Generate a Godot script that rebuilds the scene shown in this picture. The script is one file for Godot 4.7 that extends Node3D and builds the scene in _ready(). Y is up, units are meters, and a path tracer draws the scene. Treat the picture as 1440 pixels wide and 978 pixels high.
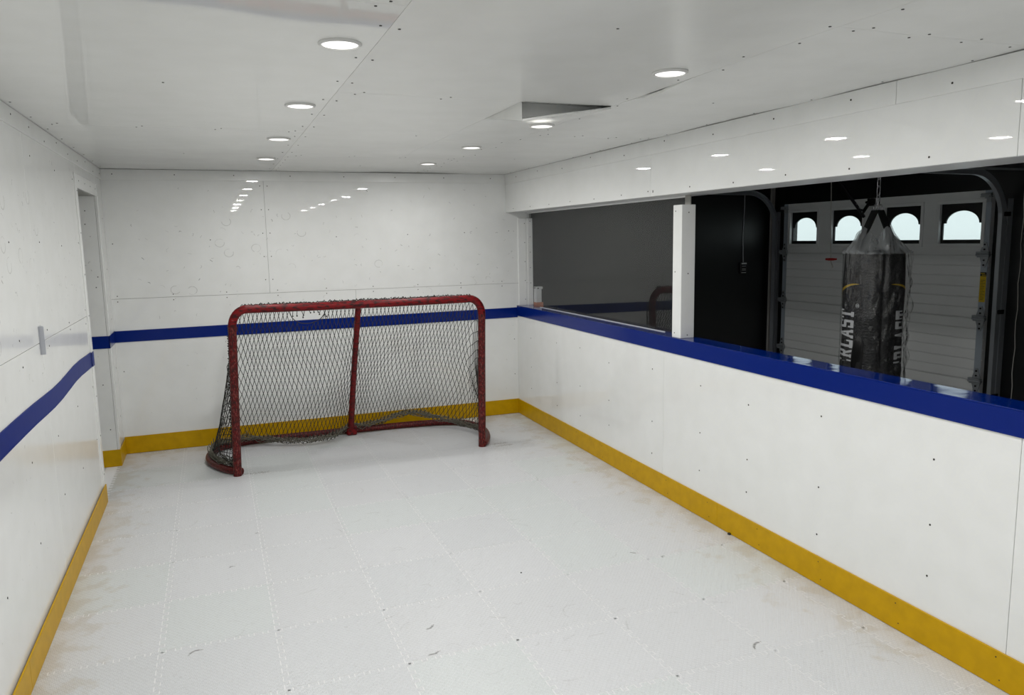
extends Node3D
# A home shooting room lined with white board, seen over a half wall into a black garage.
# x runs across the room, -z towards the back wall, y up, metres. The camera stands at x = 0, z = 0.

const HC := 2.346          # ceiling of the rink
const XL := -0.786         # left wall
const XH := 2.675          # face of the header above the opening
const ZB := -7.0           # back wall
const ZF := 2.8            # wall behind the camera
const HH := 1.985          # underside of the header
const CAP := 1.084         # top of the blue cap
const WR := Vector3(2.7785, 0, -7.0)   # far end of the half wall's face; it runs very slightly askew
const WTURN := -0.0183
const XG := 5.984          # inner face of the garage door
const YG := -0.067         # garage floor

var M := {}
var rng := RandomNumberGenerator.new()
var taken := {}

# ------------------------------------------------------------------ helpers
func tool() -> SurfaceTool:
	var st := SurfaceTool.new()
	st.begin(Mesh.PRIMITIVE_TRIANGLES)
	st.set_smooth_group(-1)
	return st

func tri(st: SurfaceTool, a: Vector3, b: Vector3, c: Vector3, n: Vector3) -> void:
	if (a - c).cross(a - b).dot(n) < 0.0:
		var t := b
		b = c
		c = t
	st.add_vertex(a)
	st.add_vertex(b)
	st.add_vertex(c)

func quad(st: SurfaceTool, a: Vector3, b: Vector3, c: Vector3, d: Vector3, n: Vector3) -> void:
	tri(st, a, b, c, n)
	tri(st, a, c, d, n)

func bb(st: SurfaceTool, lo: Vector3, hi: Vector3, b := 0.0, at := Transform3D.IDENTITY) -> void:
	# a box from corner to corner, its edges chamfered by b
	var c := (lo + hi) * 0.5
	var h := (hi - lo).abs() * 0.5
	b = minf(b, minf(h.x, minf(h.y, h.z)) * 0.45)
	st.set_smooth_group(-1)
	for ax in 3:
		var i := (ax + 1) % 3
		var j := (ax + 2) % 3
		for s in [-1.0, 1.0]:
			var n := Vector3.ZERO
			n[ax] = s
			var p := []
			for q in [[-1, -1], [1, -1], [1, 1], [-1, 1]]:
				var v := Vector3.ZERO
				v[ax] = s * h[ax]
				v[i] = q[0] * (h[i] - b)
				v[j] = q[1] * (h[j] - b)
				p.append(at * (c + v))
			quad(st, p[0], p[1], p[2], p[3], at.basis * n)
	if b <= 0.0:
		return
	for ax in 3:
		var i := (ax + 1) % 3
		var j := (ax + 2) % 3
		for si in [-1.0, 1.0]:
			for sj in [-1.0, 1.0]:
				var p := []
				for e in [[-1, 0], [1, 0], [1, 1], [-1, 1]]:
					var v := Vector3.ZERO
					v[ax] = e[0] * (h[ax] - b)
					v[i] = si * (h[i] - (b if e[1] == 1 else 0.0))
					v[j] = sj * (h[j] - (0.0 if e[1] == 1 else b))
					p.append(at * (c + v))
				var n := Vector3.ZERO
				n[i] = si
				n[j] = sj
				quad(st, p[0], p[1], p[2], p[3], at.basis * n)
	for sx in [-1.0, 1.0]:
		for sy in [-1.0, 1.0]:
			for sz in [-1.0, 1.0]:
				var s := Vector3(sx, sy, sz)
				var k := h - Vector3(b, b, b)
				tri(st, at * (c + Vector3(h.x, k.y, k.z) * s), at * (c + Vector3(k.x, h.y, k.z) * s), at * (c + Vector3(k.x, k.y, h.z) * s), at.basis * s)

func tube(st: SurfaceTool, pts: Array, r, sides := 10, caps := true, closed := false) -> void:
	# a round bar along pts; r is one radius or one for each point
	var n := pts.size()
	var rings := []
	var up := Vector3.ZERO
	for i in n:
		var t: Vector3
		if closed:
			t = (pts[(i + 1) % n] - pts[(i + n - 1) % n]).normalized()
		else:
			t = (pts[mini(i + 1, n - 1)] - pts[maxi(i - 1, 0)]).normalized()
		if up == Vector3.ZERO:
			up = t.cross(Vector3.RIGHT if absf(t.x) < 0.8 else Vector3.UP).normalized()
		up = (up - t * up.dot(t)).normalized()
		var side := t.cross(up)
		var ring := []
		var rad: float = r[i] if r is Array else r
		for k in sides:
			var a := TAU * k / sides
			ring.append(pts[i] + (up * cos(a) + side * sin(a)) * rad)
		rings.append(ring)
	st.set_smooth_group(0)
	for i in (n if closed else n - 1):
		var i2 := (i + 1) % n
		var mid: Vector3 = (pts[i] + pts[i2]) * 0.5
		for k in sides:
			var k2 := (k + 1) % sides
			quad(st, rings[i][k], rings[i][k2], rings[i2][k2], rings[i2][k], (rings[i][k] + rings[i2][k2]) * 0.5 - mid)
	if caps and not closed:
		st.set_smooth_group(-1)
		for k in range(1, sides - 1):
			tri(st, rings[0][0], rings[0][k], rings[0][k + 1], pts[0] - pts[1])
			tri(st, rings[n - 1][0], rings[n - 1][k], rings[n - 1][k + 1], pts[n - 1] - pts[n - 2])
	st.set_smooth_group(-1)

func lathe(st: SurfaceTool, prof: Array, c: Vector3, sides := 32) -> void:
	# prof: [radius, height] pairs turned about a vertical axis through c
	for i in prof.size() - 1:
		var p: Vector2 = prof[i]
		var q: Vector2 = prof[i + 1]
		var d := q - p
		st.set_smooth_group(i + 1)
		for k in sides:
			var a := TAU * k / sides
			var b := TAU * (k + 1) / sides
			var m := (a + b) * 0.5
			var n := Vector3(cos(m) * d.y, -d.x, sin(m) * d.y)
			var v := [Vector3(cos(a) * p.x, p.y, sin(a) * p.x), Vector3(cos(b) * p.x, p.y, sin(b) * p.x), Vector3(cos(b) * q.x, q.y, sin(b) * q.x), Vector3(cos(a) * q.x, q.y, sin(a) * q.x)]
			if p.x > 0.0001:
				tri(st, c + v[0], c + v[1], c + v[2], n)
			if q.x > 0.0001:
				tri(st, c + v[0], c + v[2], c + v[3], n)
	st.set_smooth_group(-1)

func disc(st: SurfaceTool, c: Vector3, n: Vector3, r: float, thick := 0.0015) -> void:
	# a small flat screw head
	var t := n.cross(Vector3.UP if absf(n.y) < 0.8 else Vector3.RIGHT).normalized()
	var b := n.cross(t)
	var p := []
	for k in 6:
		p.append(c + (t * cos(TAU * k / 6) + b * sin(TAU * k / 6)) * r)
	st.set_smooth_group(-1)
	for k in range(1, 5):
		tri(st, p[0] + n * thick, p[k] + n * thick, p[k + 1] + n * thick, n)
	for k in 6:
		var k2 := (k + 1) % 6
		quad(st, p[k], p[k2], p[k2] + n * thick, p[k] + n * thick, p[k] + p[k2] - 2.0 * c)

func mesh_of(st: SurfaceTool) -> ArrayMesh:
	st.generate_normals()
	return st.commit()

func numbered(called: String) -> String:
	if not taken.has(called):
		taken[called] = 0
		return called
	taken[called] += 1
	return "%s_%03d" % [called, taken[called]]

func put(called: String, m: Mesh, mat: Material, parent: Node = null) -> MeshInstance3D:
	var o := MeshInstance3D.new()
	o.mesh = m
	o.material_override = mat
	o.name = numbered(called) if parent == null else called
	(self if parent == null else parent).add_child(o, true)
	return o

func obj(called: String, st: SurfaceTool, mat: Material, parent: Node = null) -> MeshInstance3D:
	return put(called, mesh_of(st), mat, parent)

func tag(o: Node, label: String, category: String, group := "") -> Node:
	o.set_meta("label", label)
	o.set_meta("category", category)
	if group:
		o.set_meta("group", group)
	return o

func thing(called: String, label: String, category: String, at := Vector3.ZERO, turn := 0.0, group := "") -> Node3D:
	var o := Node3D.new()
	o.name = numbered(called)
	add_child(o)
	o.position = at
	o.rotation.y = turn
	tag(o, label, category, group)
	return o

func part_of_room(called: String, label: String, category: String, at := Vector3.ZERO, turn := 0.0) -> Node3D:
	var o := thing(called, label, category, at, turn)
	o.set_meta("kind", "structure")
	return o

func stuff(o: Node) -> Node:
	o.set_meta("kind", "stuff")
	return o

func mat(called: String, c: Color, rough := 0.5, metal := 0.0) -> StandardMaterial3D:
	var m := StandardMaterial3D.new()
	m.resource_name = called
	m.albedo_color = c
	m.roughness = rough
	m.metallic = metal
	M[called] = m
	return m

func noise_tex(freq: float, lo: Color, hi: Color, seed_: int, size := 512, octaves := 4, kind := FastNoiseLite.TYPE_SIMPLEX_SMOOTH) -> NoiseTexture2D:
	var f := FastNoiseLite.new()
	f.seed = seed_
	f.noise_type = kind
	f.frequency = freq
	f.fractal_octaves = octaves
	var t := NoiseTexture2D.new()
	t.width = size
	t.height = size
	t.seamless = true
	t.noise = f
	var g := Gradient.new()
	g.set_color(0, lo)
	g.set_color(1, hi)
	t.color_ramp = g
	return t

func dab(im: Image, x: int, y: int, c: Color) -> void:
	var w := im.get_width()
	var h := im.get_height()
	x = posmod(x, w)
	y = posmod(y, h)
	var o := im.get_pixel(x, y)
	if c.a >= o.a:
		im.set_pixel(x, y, c)

func stroke(im: Image, a: Vector2, b: Vector2, bend: float, width: float, c: Color) -> void:
	var n := int(a.distance_to(b)) * 2 + 2
	var side := (b - a).orthogonal().normalized()
	for i in n:
		var t := float(i) / (n - 1)
		var p := a.lerp(b, t) + side * bend * sin(t * PI)
		var wd := width * (0.4 + 0.6 * sin(t * PI))
		var k := c
		k.a *= rng.randf_range(0.45, 1.0)
		dab(im, int(p.x), int(p.y), k)
		if wd > 1.0:
			dab(im, int(p.x + side.x), int(p.y + side.y), k)

func ring(im: Image, p: Vector2, r: float, squash: float, from: float, to: float, c: Color) -> void:
	var n := int(r * 7)
	for i in n:
		var a: float = lerp(from, to, float(i) / n)
		var k := c
		k.a *= rng.randf_range(0.3, 1.0)
		dab(im, int(p.x + cos(a) * r), int(p.y + sin(a) * r * squash), k)

# ------------------------------------------------------------------ surfaces
func make_materials() -> void:
	# scuffs and puck marks of the boards: an image 3.6 m wide and 2.4 m high
	var im := Image.create(1536, 1024, false, Image.FORMAT_RGBA8)
	im.fill(Color(0.5, 0.5, 0.48, 0.0))
	var px := 1536.0 / 3.6
	var at := func(x: float, y: float) -> Vector2: return Vector2(fposmod(x / 3.6, 1.0) * 1536.0, (1.0 - y / 2.4) * 1024.0)
	for k in 150:
		var p: Vector2 = at.call(rng.randf_range(-0.6, 2.8), clampf(rng.randfn(1.6, 0.33), 0.2, 2.2))
		var d := Vector2.from_angle(rng.randf_range(0, TAU)) * rng.randf_range(3, 12)
		stroke(im, p, p + d, rng.randf_range(-3, 3), 2.0 if rng.randf() < 0.25 else 1.0, Color(0.30, 0.30, 0.28, rng.randf_range(0.25, 0.75)))
	for k in 60:
		var p: Vector2 = at.call(rng.randf_range(-0.6, 2.8), rng.randf_range(0.15, 0.95))
		stroke(im, p, p + Vector2.from_angle(rng.randf_range(0, TAU)) * rng.randf_range(2, 8), 1.0, 1.0, Color(0.40, 0.39, 0.36, rng.randf_range(0.15, 0.5)))
	for r in [[0.135, 1.92], [0.072, 1.742], [0.14, 1.657], [0.362, 1.694], [0.626, 1.965], [-0.3, 1.36], [-0.17, 1.35], [0.75, 1.82], [1.42, 1.53]]:
		var a0 := rng.randf_range(0, TAU)
		for q in 2:
			ring(im, at.call(r[0], r[1]), 15.0 + q, 0.9, a0, a0 + rng.randf_range(3.0, 6.2), Color(0.42, 0.42, 0.38, 0.42))
	for k in 14:
		var p: Vector2 = at.call(rng.randf_range(-0.7, 2.7), rng.randf_range(1.2, 1.95))
		var a0 := rng.randf_range(0, TAU)
		ring(im, p, rng.randf_range(10, 16), rng.randf_range(0.7, 1.0), a0, a0 + rng.randf_range(1.0, 3.0), Color(0.42, 0.42, 0.38, 0.3))
	var marks := ImageTexture.create_from_image(im)
	var mottle := noise_tex(0.012, Color(0.978, 0.978, 0.975), Color(1, 1, 1), 3)

	var w := mat("white board", Color(0.935, 0.94, 0.934), 0.014)
	w.albedo_texture = mottle
	w.uv1_triplanar = true
	w.uv1_world_triplanar = true
	w.uv1_scale = Vector3(0.7, 0.7, 0.7)
	var s: StandardMaterial3D = w.duplicate()
	s.resource_name = "scuffed white board"
	s.detail_enabled = true
	s.detail_albedo = marks
	s.detail_blend_mode = BaseMaterial3D.BLEND_MODE_MIX
	s.detail_uv_layer = BaseMaterial3D.DETAIL_UV_2
	s.uv2_triplanar = true
	s.uv2_world_triplanar = true
	s.uv2_scale = Vector3(1 / 3.6, 1 / 2.4, 1 / 3.6)
	M["scuffed"] = s
	var sl: StandardMaterial3D = s.duplicate()
	sl.resource_name = "scratched white board"
	sl.roughness = 0.13
	sl.metallic_specular = 0.4
	M["left board"] = sl
	var ce: StandardMaterial3D = w.duplicate()
	ce.resource_name = "white ceiling board"
	ce.albedo_color = Color(0.925, 0.928, 0.918)
	ce.roughness = 0.035
	ce.metallic_specular = 0.5
	M["ceiling"] = ce
	var ce2: StandardMaterial3D = ce.duplicate()
	ce2.resource_name = "rubbed white ceiling board"
	ce2.roughness = 0.24
	M["rubbed ceiling"] = ce2
	var tr: StandardMaterial3D = w.duplicate()
	tr.resource_name = "white trim"
	tr.roughness = 0.3
	M["trim"] = tr
	mat("backing", Color(0.62, 0.62, 0.60), 0.8)
	mat("screw", Color(0.20, 0.19, 0.17), 0.5, 0.4)

	var b := mat("blue board", Color(0.0, 0.135, 0.46), 0.07)
	b.heightmap_enabled = true
	b.heightmap_texture = noise_tex(0.01, Color.BLACK, Color.WHITE, 8, 512, 2)
	b.heightmap_scale = 0.04
	b.uv1_triplanar = true
	b.uv1_world_triplanar = true
	b.uv1_scale = Vector3(1.1, 1.1, 1.1)
	var b2: StandardMaterial3D = b.duplicate()
	b2.resource_name = "blue stripe"
	b2.roughness = 0.2
	b2.albedo_color = Color(0.0, 0.125, 0.45)
	b2.metallic_specular = 0.32
	M["blue stripe"] = b2
	var b3: StandardMaterial3D = b2.duplicate()
	b3.resource_name = "scratched blue stripe"
	b3.roughness = 0.4
	b3.metallic_specular = 0.22
	M["left stripe"] = b3
	var y := mat("yellow board", Color(0.80, 0.625, 0.0), 0.4)
	y.metallic_specular = 0.3
	y.albedo_texture = noise_tex(0.02, Color(0.92, 0.92, 0.9), Color(1, 1, 1), 5)
	y.uv1_triplanar = true
	y.uv1_world_triplanar = true

	# floor: coin-pattern plastic tiles, with dirt and scuffs over the whole floor (10 m square image)
	var coin := Image.create(256, 256, false, Image.FORMAT_L8)
	coin.fill(Color(0.3, 0.3, 0.3))
	var coin_print := Image.create(256, 256, false, Image.FORMAT_RGB8)
	coin_print.fill(Color(0.915, 0.915, 0.915))
	for k in 60:
		var c := Vector2((k % 6) * 42.67 + (21.3 if (k / 6) % 2 else 0.0), (k / 6) * 25.6) + Vector2(rng.randf_range(-3, 3), rng.randf_range(-3, 3))
		for dy in range(-13, 14):
			for dx in range(-13, 14):
				var d := Vector2(dx, dy).length()
				var h := clampf(1.0 - absf(d - 8.5) / 3.5, 0.0, 1.0)
				if h > 0.0:
					var x := posmod(int(c.x) + dx, 256)
					var yy := posmod(int(c.y) + dy, 256)
					coin.set_pixel(x, yy, Color(0.3 + 0.7 * h, 0.3 + 0.7 * h, 0.3 + 0.7 * h))
					coin_print.set_pixel(x, yy, Color(0.915 + 0.085 * h, 0.915 + 0.085 * h, 0.915 + 0.085 * h))
	var coin_tex := ImageTexture.create_from_image(coin)
	var coin_worn := ImageTexture.create_from_image(coin_print)
	var fd := Image.create(2048, 2048, false, Image.FORMAT_RGBA8)
	fd.fill(Color(0.62, 0.58, 0.5, 0.0))
	var fx := func(x: float, z: float) -> Vector2: return Vector2((x * 0.1 + 0.2) * 2048.0, (z * 0.1 + 0.75) * 2048.0)
	var fl := FastNoiseLite.new()
	fl.seed = 21
	fl.frequency = 0.03
	fl.fractal_octaves = 5
	# beige grime that gathers in patches along the boards and in the corners
	for j in range(80, 1100):
		for i in range(235, 1000):
			var x := (i / 2048.0 - 0.2) * 10.0
			var z := (j / 2048.0 - 0.75) * 10.0
			var e := minf(minf(absf(x - 2.74), absf(z + 7.0)), absf(x + 0.786) * 1.3)
			var g := fl.get_noise_2d(i, j) * 1.1 + 0.42 - e * 1.7
			if e < 0.6 and g > 0.12:
				fd.set_pixel(i, j, Color(0.70, 0.655, 0.57, clampf((g - 0.12) * 1.1, 0.0, 0.42) * (0.45 + 0.55 * rng.randf())))
			elif rng.randf() < 0.02 and z < -1.0:
				fd.set_pixel(i, j, Color(0.45, 0.44, 0.42, 0.22))
	for k in 360:
		var p: Vector2 = fx.call(clampf(rng.randfn(1.3, 0.95), -0.7, 2.65), rng.randf_range(-6.9, -0.5))
		var d := Vector2.from_angle(rng.randfn(0.3, 0.8)) * rng.randf_range(2, 22)
		stroke(fd, p, p + d, rng.randf_range(-4, 4), 1.0, Color(0.36, 0.35, 0.34, rng.randf_range(0.08, 0.34)))
	for k in 9:
		var p: Vector2 = fx.call(rng.randf_range(-0.4, 2.4), rng.randf_range(-5.2, -2.4))
		stroke(fd, p, p + Vector2.from_angle(rng.randfn(0.0, 0.6)) * rng.randf_range(5, 16), rng.randf_range(-3, 3), 1.6, Color(0.2, 0.2, 0.2, 0.8))
	# rusty crumbs where the goal's posts stand
	for q in [[0.10, -5.96, 0.2], [2.06, -5.97, 0.2], [2.12, -5.9, 0.16]]:
		for k in 160:
			var p: Vector2 = fx.call(q[0] + rng.randf() * q[2], q[1] + rng.randfn(0.0, 0.012) - rng.randf() * 0.02)
			dab(fd, int(p.x), int(p.y), Color(0.27, 0.21, 0.15, rng.randf_range(0.3, 0.9)))
	for k in 300:
		var p: Vector2 = fx.call(2.15 + rng.randfn(0, 0.05), -5.8 + rng.randfn(0, 0.12))
		dab(fd, int(p.x), int(p.y), Color(0.55, 0.48, 0.38, 0.35))
	var grime := ImageTexture.create_from_image(fd)
	var tints := [Color(0.892, 0.898, 0.905), Color(0.888, 0.904, 0.904), Color(0.898, 0.904, 0.912), Color(0.886, 0.894, 0.902)]
	for k in 4:
		var f := mat("floor tile %d" % k, tints[k], 0.36)
		f.heightmap_enabled = true
		f.heightmap_texture = coin_tex
		f.heightmap_scale = 0.16
		f.albedo_texture = coin_worn
		f.uv1_triplanar = true
		f.uv1_world_triplanar = true
		f.uv1_scale = Vector3(7.7, 7.7, 7.7)
		f.detail_enabled = true
		f.detail_albedo = grime
		f.detail_uv_layer = BaseMaterial3D.DETAIL_UV_2
		f.uv2_triplanar = true
		f.uv2_world_triplanar = true
		f.uv2_scale = Vector3(0.1, 0.1, 0.1)
		f.uv2_offset = Vector3(0.2, 0, 0.75)
	mat("subfloor", Color(0.93, 0.93, 0.93), 0.7)  # whiter than the tiles: pale joints stand in for highlights on tile edges

	# lamps
	var lens := mat("lamp lens", Color(0.95, 0.95, 0.95), 0.4)
	lens.emission_enabled = true
	lens.emission = Color(1.0, 0.99, 0.97)
	lens.emission_energy_multiplier = 1.6
	mat("lamp ring", Color(0.86, 0.86, 0.85), 0.35)

	# goal
	var red := mat("goal red", Color(1, 1, 1), 0.42)
	red.albedo_texture = noise_tex(0.03, Color(0.13, 0.03, 0.035), Color(0.46, 0.035, 0.06), 14, 512, 4)
	var ramp: Gradient = red.albedo_texture.color_ramp
	ramp.set_offset(1, 0.62)
	ramp.add_point(0.36, Color(0.17, 0.05, 0.05))
	ramp.add_point(0.45, Color(0.40, 0.035, 0.055))
	ramp.add_point(0.86, Color(0.48, 0.04, 0.065))
	ramp.add_point(0.93, Color(0.52, 0.40, 0.36))
	red.metallic_specular = 0.35
	red.uv1_triplanar = true
	red.uv1_scale = Vector3(0.9, 2.2, 2.2)
	var worn: StandardMaterial3D = red.duplicate()
	worn.resource_name = "worn goal red"
	worn.albedo_texture = noise_tex(0.035, Color(0.09, 0.055, 0.05), Color(0.38, 0.03, 0.05), 15, 512, 4)
	var r2: Gradient = worn.albedo_texture.color_ramp
	r2.set_offset(1, 0.6)
	r2.add_point(0.36, Color(0.22, 0.10, 0.09))
	r2.add_point(0.45, Color(0.36, 0.03, 0.05))
	r2.add_point(0.7, Color(0.50, 0.38, 0.33))
	r2.add_point(0.8, Color(0.36, 0.05, 0.07))
	worn.uv1_scale = Vector3(3.5, 1.4, 3.5)
	M["worn red"] = worn
	mat("net", Color(0.17, 0.165, 0.15), 0.9)
	mat("net hem", Color(0.42, 0.41, 0.365), 0.95)

	# garage
	mat("black wall", Color(0.03, 0.032, 0.04), 0.36)
	mat("garage concrete", Color(0.84, 0.84, 0.835), 0.5)
	var gd := mat("door steel", Color(0.92, 0.93, 0.93), 0.45)
	gd.heightmap_enabled = true
	gd.heightmap_texture = noise_tex(0.09, Color.BLACK, Color.WHITE, 30, 512, 2)
	gd.heightmap_scale = 0.04
	gd.uv1_triplanar = true
	gd.uv1_scale = Vector3(1.5, 1.5, 1.5)
	mat("window black", Color(0.03, 0.034, 0.036), 0.4)
	var frost := mat("frosted pane", Color(1, 1, 1), 0.3)
	frost.transparency = BaseMaterial3D.TRANSPARENCY_ALPHA
	frost.albedo_texture = noise_tex(0.16, Color(0.80, 0.9, 0.88, 0.02), Color(0.85, 0.95, 0.92, 0.5), 41, 512, 3)
	frost.uv1_triplanar = true
	frost.uv1_scale = Vector3(3.2, 3.2, 3.2)
	mat("galvanised", Color(0.62, 0.64, 0.66), 0.35, 0.4)
	mat("stile grey", Color(0.66, 0.70, 0.74), 0.4, 0.2)
	mat("dark metal", Color(0.05, 0.05, 0.055), 0.4, 0.5)
	mat("grey strip", Color(0.62, 0.61, 0.60), 0.5)
	mat("warning yellow", Color(0.85, 0.72, 0.05), 0.5)
	mat("print black", Color(0.03, 0.03, 0.03), 0.6)
	mat("cord white", Color(0.75, 0.74, 0.72), 0.7)
	mat("red plastic", Color(0.66, 0.06, 0.07), 0.4)
	mat("black plastic", Color(0.03, 0.03, 0.035), 0.35)
	mat("pale plastic", Color(0.82, 0.83, 0.83), 0.4)
	mat("cardboard", Color(0.72, 0.47, 0.34), 0.8)

	# bag
	var vinyl := mat("bag vinyl", Color(0.075, 0.083, 0.09), 0.5)
	vinyl.heightmap_enabled = true
	vinyl.heightmap_texture = noise_tex(0.03, Color.BLACK, Color.WHITE, 50, 512, 4)
	vinyl.heightmap_scale = 0.5
	vinyl.uv1_triplanar = true
	vinyl.uv1_scale = Vector3(4, 4, 4)
	mat("bag print", Color(0.8, 0.81, 0.82), 0.5)
	mat("bag gold", Color(0.72, 0.60, 0.13), 0.5)
	mat("strap black", Color(0.02, 0.02, 0.022), 0.8)
	mat("chain steel", Color(0.72, 0.72, 0.74), 0.25, 0.95)
	var wrap := mat("clear wrap", Color(1, 1, 1, 0.012), 0.03)
	wrap.transparency = BaseMaterial3D.TRANSPARENCY_ALPHA
	wrap.cull_mode = BaseMaterial3D.CULL_DISABLED
	var cloudy := mat("cloudy wrap", Color(0.9, 0.92, 0.93, 0.3), 0.12)
	cloudy.transparency = BaseMaterial3D.TRANSPARENCY_ALPHA
	cloudy.cull_mode = BaseMaterial3D.CULL_DISABLED

	var pane := mat("clear pane", Color(0.9, 0.93, 0.93, 0.012), 0.0)
	pane.metallic_specular = 0.45
	pane.transparency = BaseMaterial3D.TRANSPARENCY_ALPHA
	mat("steel plate", Color(0.72, 0.73, 0.76), 0.3, 0.35)

# ------------------------------------------------------------------ the shooting room
func panel(parent: Node, lo: Vector3, hi: Vector3, m: Material, called := "wall_panel", gap := 0.001) -> void:
	# one sheet of board, cut a hair short so that the joint shows
	var st := tool()
	var d := hi - lo
	var g := Vector3(gap if d.x > 0.05 else 0.0, gap if d.y > 0.05 else 0.0, gap if d.z > 0.05 else 0.0)
	bb(st, lo + g, hi - g, 0.0012)
	obj(called, st, m, parent)

func screws(parent: Node, spots: Array, n: Vector3, r := 0.0045) -> void:
	var st := tool()
	for p in spots:
		disc(st, p, n, r)
	stuff(obj("screw_heads", st, M["screw"], parent))

func build_floor() -> void:
	var f := part_of_room("floor", "pale grey floor of interlocking plastic tiles with a pebbled surface", "floor")
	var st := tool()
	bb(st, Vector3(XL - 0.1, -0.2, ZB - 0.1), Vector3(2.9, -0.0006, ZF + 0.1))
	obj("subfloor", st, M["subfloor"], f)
	var tx := 0.48
	var tz := 0.505
	var x0 := -0.807
	var z0 := -6.96
	var meshes := {}
	for j in range(-1, 20):
		for i in range(0, 8):
			var key := "%s%s%s" % [i == 7, j == -1, j == 19]
			if not meshes.has(key):
				meshes[key] = tile_mesh(tx, tz, Vector2(0.245 if i == 7 else 9.0, 9.0), -9.0 if j > -1 else tz - 0.06)
			if x0 + i * tx > 2.72 or z0 + (j + 1) * tz > ZF + 0.09:
				continue
			var o := put("floor_tile", meshes[key], M["floor tile %d" % ((i * 7 + j * 5 + (i * j) % 3 + 40) % 4)], f)
			o.position = Vector3(x0 + i * tx, 0, z0 + j * tz)

func teeth(n: int, depth: float) -> Array:
	# square interlocking teeth along a unit edge, as [distance along, offset]
	var a := [Vector2(0, 0)]
	for k in n:
		var s := (k + 0.12) / n
		var e := (k + 0.88) / n
		var m := (s + e) * 0.5
		a.append(Vector2(s, 0))
		a.append(Vector2(s, depth))
		a.append(Vector2(m, depth))
		a.append(Vector2(m, -depth * 0.0))
	a.append(Vector2(1, 0))
	return a

func tile_mesh(w: float, d: float, most: Vector2, z_from: float) -> ArrayMesh:
	var g := 0.0008
	var ring := PackedVector2Array()
	var t := teeth(8, 0.022)
	for p in t:
		ring.append(Vector2(p.x * w, p.y))
	for p in t:
		ring.append(Vector2(w + p.y, p.x * d))
	for k in range(t.size() - 1, -1, -1):
		ring.append(Vector2(t[k].x * w, d + t[k].y))
	for k in range(t.size() - 1, -1, -1):
		ring.append(Vector2(t[k].y, t[k].x * d))
	var clean := PackedVector2Array()
	for p in ring:
		if clean.is_empty() or clean[clean.size() - 1].distance_to(p) > 1e-5:
			clean.append(p)
	if clean[0].distance_to(clean[clean.size() - 1]) < 1e-5:
		clean.remove_at(clean.size() - 1)
	var polys := Geometry2D.offset_polygon(clean, -g)
	var window := PackedVector2Array([Vector2(-1, maxf(z_from, -1)), Vector2(minf(most.x, 1), maxf(z_from, -1)), Vector2(minf(most.x, 1), 1), Vector2(-1, 1)])
	var st := tool()
	for poly in polys:
		for part in Geometry2D.intersect_polygons(poly, window):
			var ins := Geometry2D.offset_polygon(part, -0.0012)
			var top: PackedVector2Array = ins[0] if ins.size() else part
			var idx := Geometry2D.triangulate_polygon(top)
			for k in range(0, idx.size(), 3):
				tri(st, Vector3(top[idx[k]].x, 0, top[idx[k]].y), Vector3(top[idx[k + 1]].x, 0, top[idx[k + 1]].y), Vector3(top[idx[k + 2]].x, 0, top[idx[k + 2]].y), Vector3.UP)
			var n: int = part.size()
			var same := top.size() == n
			for k in n:
				var a: Vector2 = part[k]
				var b: Vector2 = part[(k + 1) % n]
				var out := Vector3(b.y - a.y, 0.2, a.x - b.x)
				if Geometry2D.is_polygon_clockwise(part) :
					out = Vector3(a.y - b.y, 0.2, b.x - a.x)
				quad(st, Vector3(a.x, -0.0004, a.y), Vector3(b.x, -0.0004, b.y), Vector3(b.x, -0.002, b.y), Vector3(a.x, -0.002, a.y), out)
				if same:
					# the small rounded shoulder of the tile's edge
					var best := 0
					for q in n:
						if top[q].distance_to(a) < top[best].distance_to(a):
							best = q
					var best2 := 0
					for q in n:
						if top[q].distance_to(b) < top[best2].distance_to(b):
							best2 = q
					quad(st, Vector3(a.x, -0.0004, a.y), Vector3(b.x, -0.0004, b.y), Vector3(top[best2].x, 0, top[best2].y), Vector3(top[best].x, 0, top[best].y), out + Vector3.UP)
	return mesh_of(st)

func sag(x: float, z: float) -> float:
	# how far the loose sheet beside the second right-hand lamp hangs down
	var across := pow(clampf((1.93 - x) / 0.57, 0.0, 1.0), 1.15)
	var back := pow(clampf((z + 3.85) / 0.52, 0.0, 1.0), 1.2)
	return 0.085 * across * back

func ripple(x: float, z: float, noise: FastNoiseLite) -> float:
	# the sheets lie flat on the doorway side and ripple more towards the garage
	return noise.get_noise_2d(x * 100.0, z * 100.0) * (0.0012 + 0.0042 * clampf((x - 0.5) / 0.7, 0.0, 1.0))

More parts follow.
